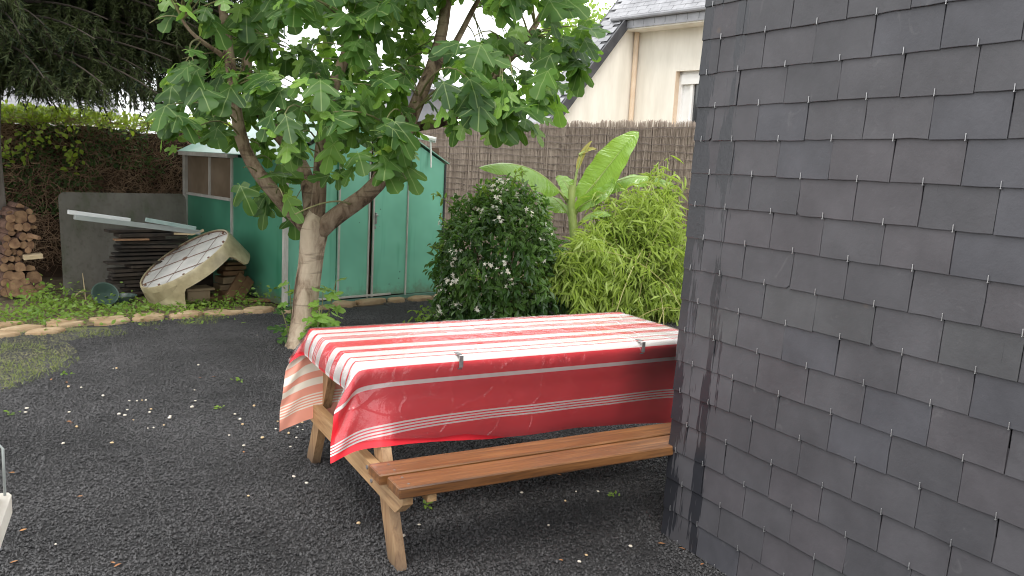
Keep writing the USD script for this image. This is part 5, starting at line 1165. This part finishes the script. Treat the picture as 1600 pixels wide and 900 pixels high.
def tuft_leaves(pos, size, spread=.5, up=.9, w=.85):
    n = len(pos); return leafy(pos, size, unit(g.normal(0, 1, (n, 3)) * [1, 1, .4] + [0, 0, .35]), unit(g.normal(0, spread, (n, 3)) + [0, -.25, up]), w)
pts_ = []
for b, a, r, h, m_ in ((2.15, 9.5, .16, .16, 260), (2.35, 9.3, .22, .13, 300), (2.0, 9.05, .2, .1, 220), (1.75, 8.7, .22, .10, 240), (3.35, 8.75, .22, .06, 120), (3.6, 8.6, .2, .07, 130), (3.05, 8.75, .3, .05, 170), (2.7, 8.9, .3, .05, 200), (2.9, 8.7, .4, .05, 260), (3.9, 8.6, .13, .16, 130), (2.4, 8.8, .35, .06, 320), (1.5, 9.0, .2, .08, 150), (3.3, 8.6, .4, .05, 240), (4.1, 8.45, .08, .2, 60), (2.1, 9.75, .12, .14, 130)):
    m_ = int(m_ * .72); q = g.normal(0, r, (m_, 2)); z = np.abs(g.normal(0, h * .6, m_)) + .012
    pts_ += [G(a + x * .8, b + y * 1.2, zz) for (x, y), zz in zip(q, z)]
pts_ = np.array(pts_)
obj('weeds', tuft_leaves(pts_, g.uniform(.03, .065, len(pts_))), 'weed_leaf', label='low green leafy weeds growing on the soil strip', cat='weeds', kind='stuff')
n = 6000; b = g.uniform(.9, 4.2, n); a = g.uniform(8.0, 9.3, n); q = np.array([G(x, y, 0) for x, y in zip(a, b)])
dn = meshkit.fbm(q * [2.2, 2.2, 1], 3, 9); q = q[(dn > .45) & (np.abs(a - 8.3) > .06)]
n2 = 6000; q2 = np.c_[in_poly([(-1.2, 6.1), (-.6, 6.2), (-.3, 6.45), (.0, 6.9), (.2, 7.4), (.25, 8.0), (1.3, 8.1), (1.4, 8.75), (-.6, 8.45), (-1.2, 8.3)], n2, g), np.zeros(n2)]
dn = meshkit.fbm(q2 * [1.6, 1.6, 1], 3, 19); q2 = q2[dn > .48 + .10 * np.clip((q2[:, 0] + .2) / .6, 0, 1.6)]
q = np.vstack([q, q2]); n = len(q)
gb = np.array([[-.5, 0, 0], [.5, 0, 0], [.3, .55, .0], [0, 1, .12], [-.3, .55, .0]]); gf = np.array([[0, 1, 2], [0, 2, 4], [4, 2, 3]])
d = unit(g.normal(0, .55, (n, 3)) * [1, 1, .2] + [0, 0, .8]); Xa, Ya, Za = frames(d, unit(g.normal(0, 1, (n, 3))))
sz = g.uniform(.018, .055, n)
obj('grass', scatter(gb, gf, q, Xa, Ya, Za, np.c_[np.full(n, .005), sz, sz]), 'grass_blade', label='short patchy grass and moss growing along the gravel edge', cat='grass', kind='stuff')

def pebble(p, r, mt, label, group):
    pv = ico.subdivide().vertices; pf = ico.subdivide().faces
    v = pv * (1 + .18 * (meshkit.noise(pv * 2.1 + g.uniform(0, 50), 3) - .5)[:, None] * 2) * r * g.uniform(.75, 1.15, 3) * [1.1, .9, .62]
    t = g.uniform(0, 6.28); v = v @ np.array([[math.cos(t), -math.sin(t), 0], [math.sin(t), math.cos(t), 0], [0, 0, 1]]).T
    obj('pebble', (v + p + [0, 0, r * .5 + .004], pf), mt, smooth=True, label=label, cat='pebble', group=group)
zp = [(202, 628), (214, 628), (222, 627), (228, 627), (199, 642), (219, 642), (236, 641), (234, 646), (186, 649), (195, 651), (208, 658), (214, 656), (266, 652), (265, 655), (256, 666), (231, 671), (240, 670), (298, 667), (175, 694), (305, 628), (300, 638), (304, 611), (397, 636), (360, 644), (367, 649), (375, 657), (379, 665), (358, 682), (381, 698), (426, 664), (434, 660), (440, 661), (431, 672), (453, 664), (472, 662), (476, 661), (465, 669), (473, 673), (451, 679), (463, 686), (454, 700), (423, 684), (410, 686), (161, 620), (127, 607), (108, 646), (107, 606), (75, 604), (42, 640), (40, 646), (120, 669), (99, 695), (87, 853), (113, 865), (182, 577), (177, 577), (459, 747), (479, 757), (388, 777), (360, 895), (857, 823), (985, 856), (916, 870), (905, 880), (851, 720), (945, 718), (1015, 717), (900, 770), (934, 770), (815, 772), (883, 785), (1005, 735), (936, 655), (944, 657), (765, 687), (630, 840), (655, 822), (590, 780), (560, 820), (520, 590), (310, 572), (402, 525), (556, 478), (640, 505)]
for i, (x, y) in enumerate(zp):
    if i % 6 == 5: continue
    p = ground(x, y); dd = np.linalg.norm(p - eye); tan = i % 4 == 2
    if p[0] > XW - .03 and p[1] < YC: continue
    pebble(p, g.uniform(.007, .0135), 'tan_pebble' if tan else 'pale_pebble', 'small tan pebble lying on the dark gravel' if tan else 'small whitish pebble lying on the dark gravel', 'tan pebbles scattered on the gravel' if tan else 'whitish pebbles scattered on the gravel')
for x, y in ((80, 594), (105, 598), (112, 659), (24, 738), (115, 660), (310, 590), (130, 775), (180, 880), (30, 830), (15, 880), (190, 880), (338, 588), (870, 741), (1100, 880), (1060, 855), (880, 876), (1040, 850), (380, 705), (540, 600)):
    p = ground(x, y, .012); t = g.uniform(0, 6.28); L = g.uniform(.022, .042)
    vv, ff = leafy(p[None], [L], np.array([[math.cos(t), math.sin(t), .1]]), np.array([[g.normal(0, .2), g.normal(0, .2), 1.0]]), .7)
    obj('fallen_leaf', (vv, ff), 'dead_leaf', label='small dry brown leaf lying on the dark gravel', cat='leaf', group='dry leaves scattered on the gravel')
for x, y, lab_ in ((668, 795, 'just right of the front table leg'), (958, 777, 'under the bench near the slate wall'), (16, 650, 'at the left frame edge'), (340, 640, 'midway between the pale pebbles and the table'), (102, 588, 'beside the mossy patch'), (372, 597, 'in the open yard left of the fig tree')):
    p = ground(x, y); m_ = 9; q = p + np.c_[g.normal(0, .018, (m_, 2)), np.abs(g.normal(0, .012, m_)) + .008]
    obj('seedling', tuft_leaves(q, g.uniform(.018, .035, m_)), 'weed_leaf', label='tiny green seedling in the gravel, ' + lab_, cat='weed', group='seedlings in the gravel')

# pale ledge with a thin rod at the left frame edge
lc = P(14, 768, 2.0)
led = thing('pale_ledge', 'pale ledge with a thin grey rod and brown board at lower left', 'ledge', lc * [1, 1, 0])
zt = .852
out_ = [(-.123, 2.235), (-.131, 2.255), (-.55, 2.30), (-.62, 1.3), (-.20, 1.2)]
obj('slab', prism(out_, zt - .046, zt), 'ledge_pale', led)
obj('support', prism([(-.24, 2.17), (-.52, 2.2), (-.58, 1.35), (-.27, 1.3)], 0, zt - .046), 'ledge_pale', led)
rp = P(11, 772, 2.0)
obj('rod', MB().tube([[rp[0] - .004, rp[1] - .01, zt], [rp[0] - .004, rp[1] - .008, zt + .118], [rp[0] - .010, rp[1] - .006, zt + .128], [rp[0] - .10, rp[1], zt + .128]], .0032, 8), 'grey_metal', led)
obj('board', boxm((rp[0] - .085, rp[1] - .16, zt + .055), (.14, .26, .11)), 'ledge_brown', led)
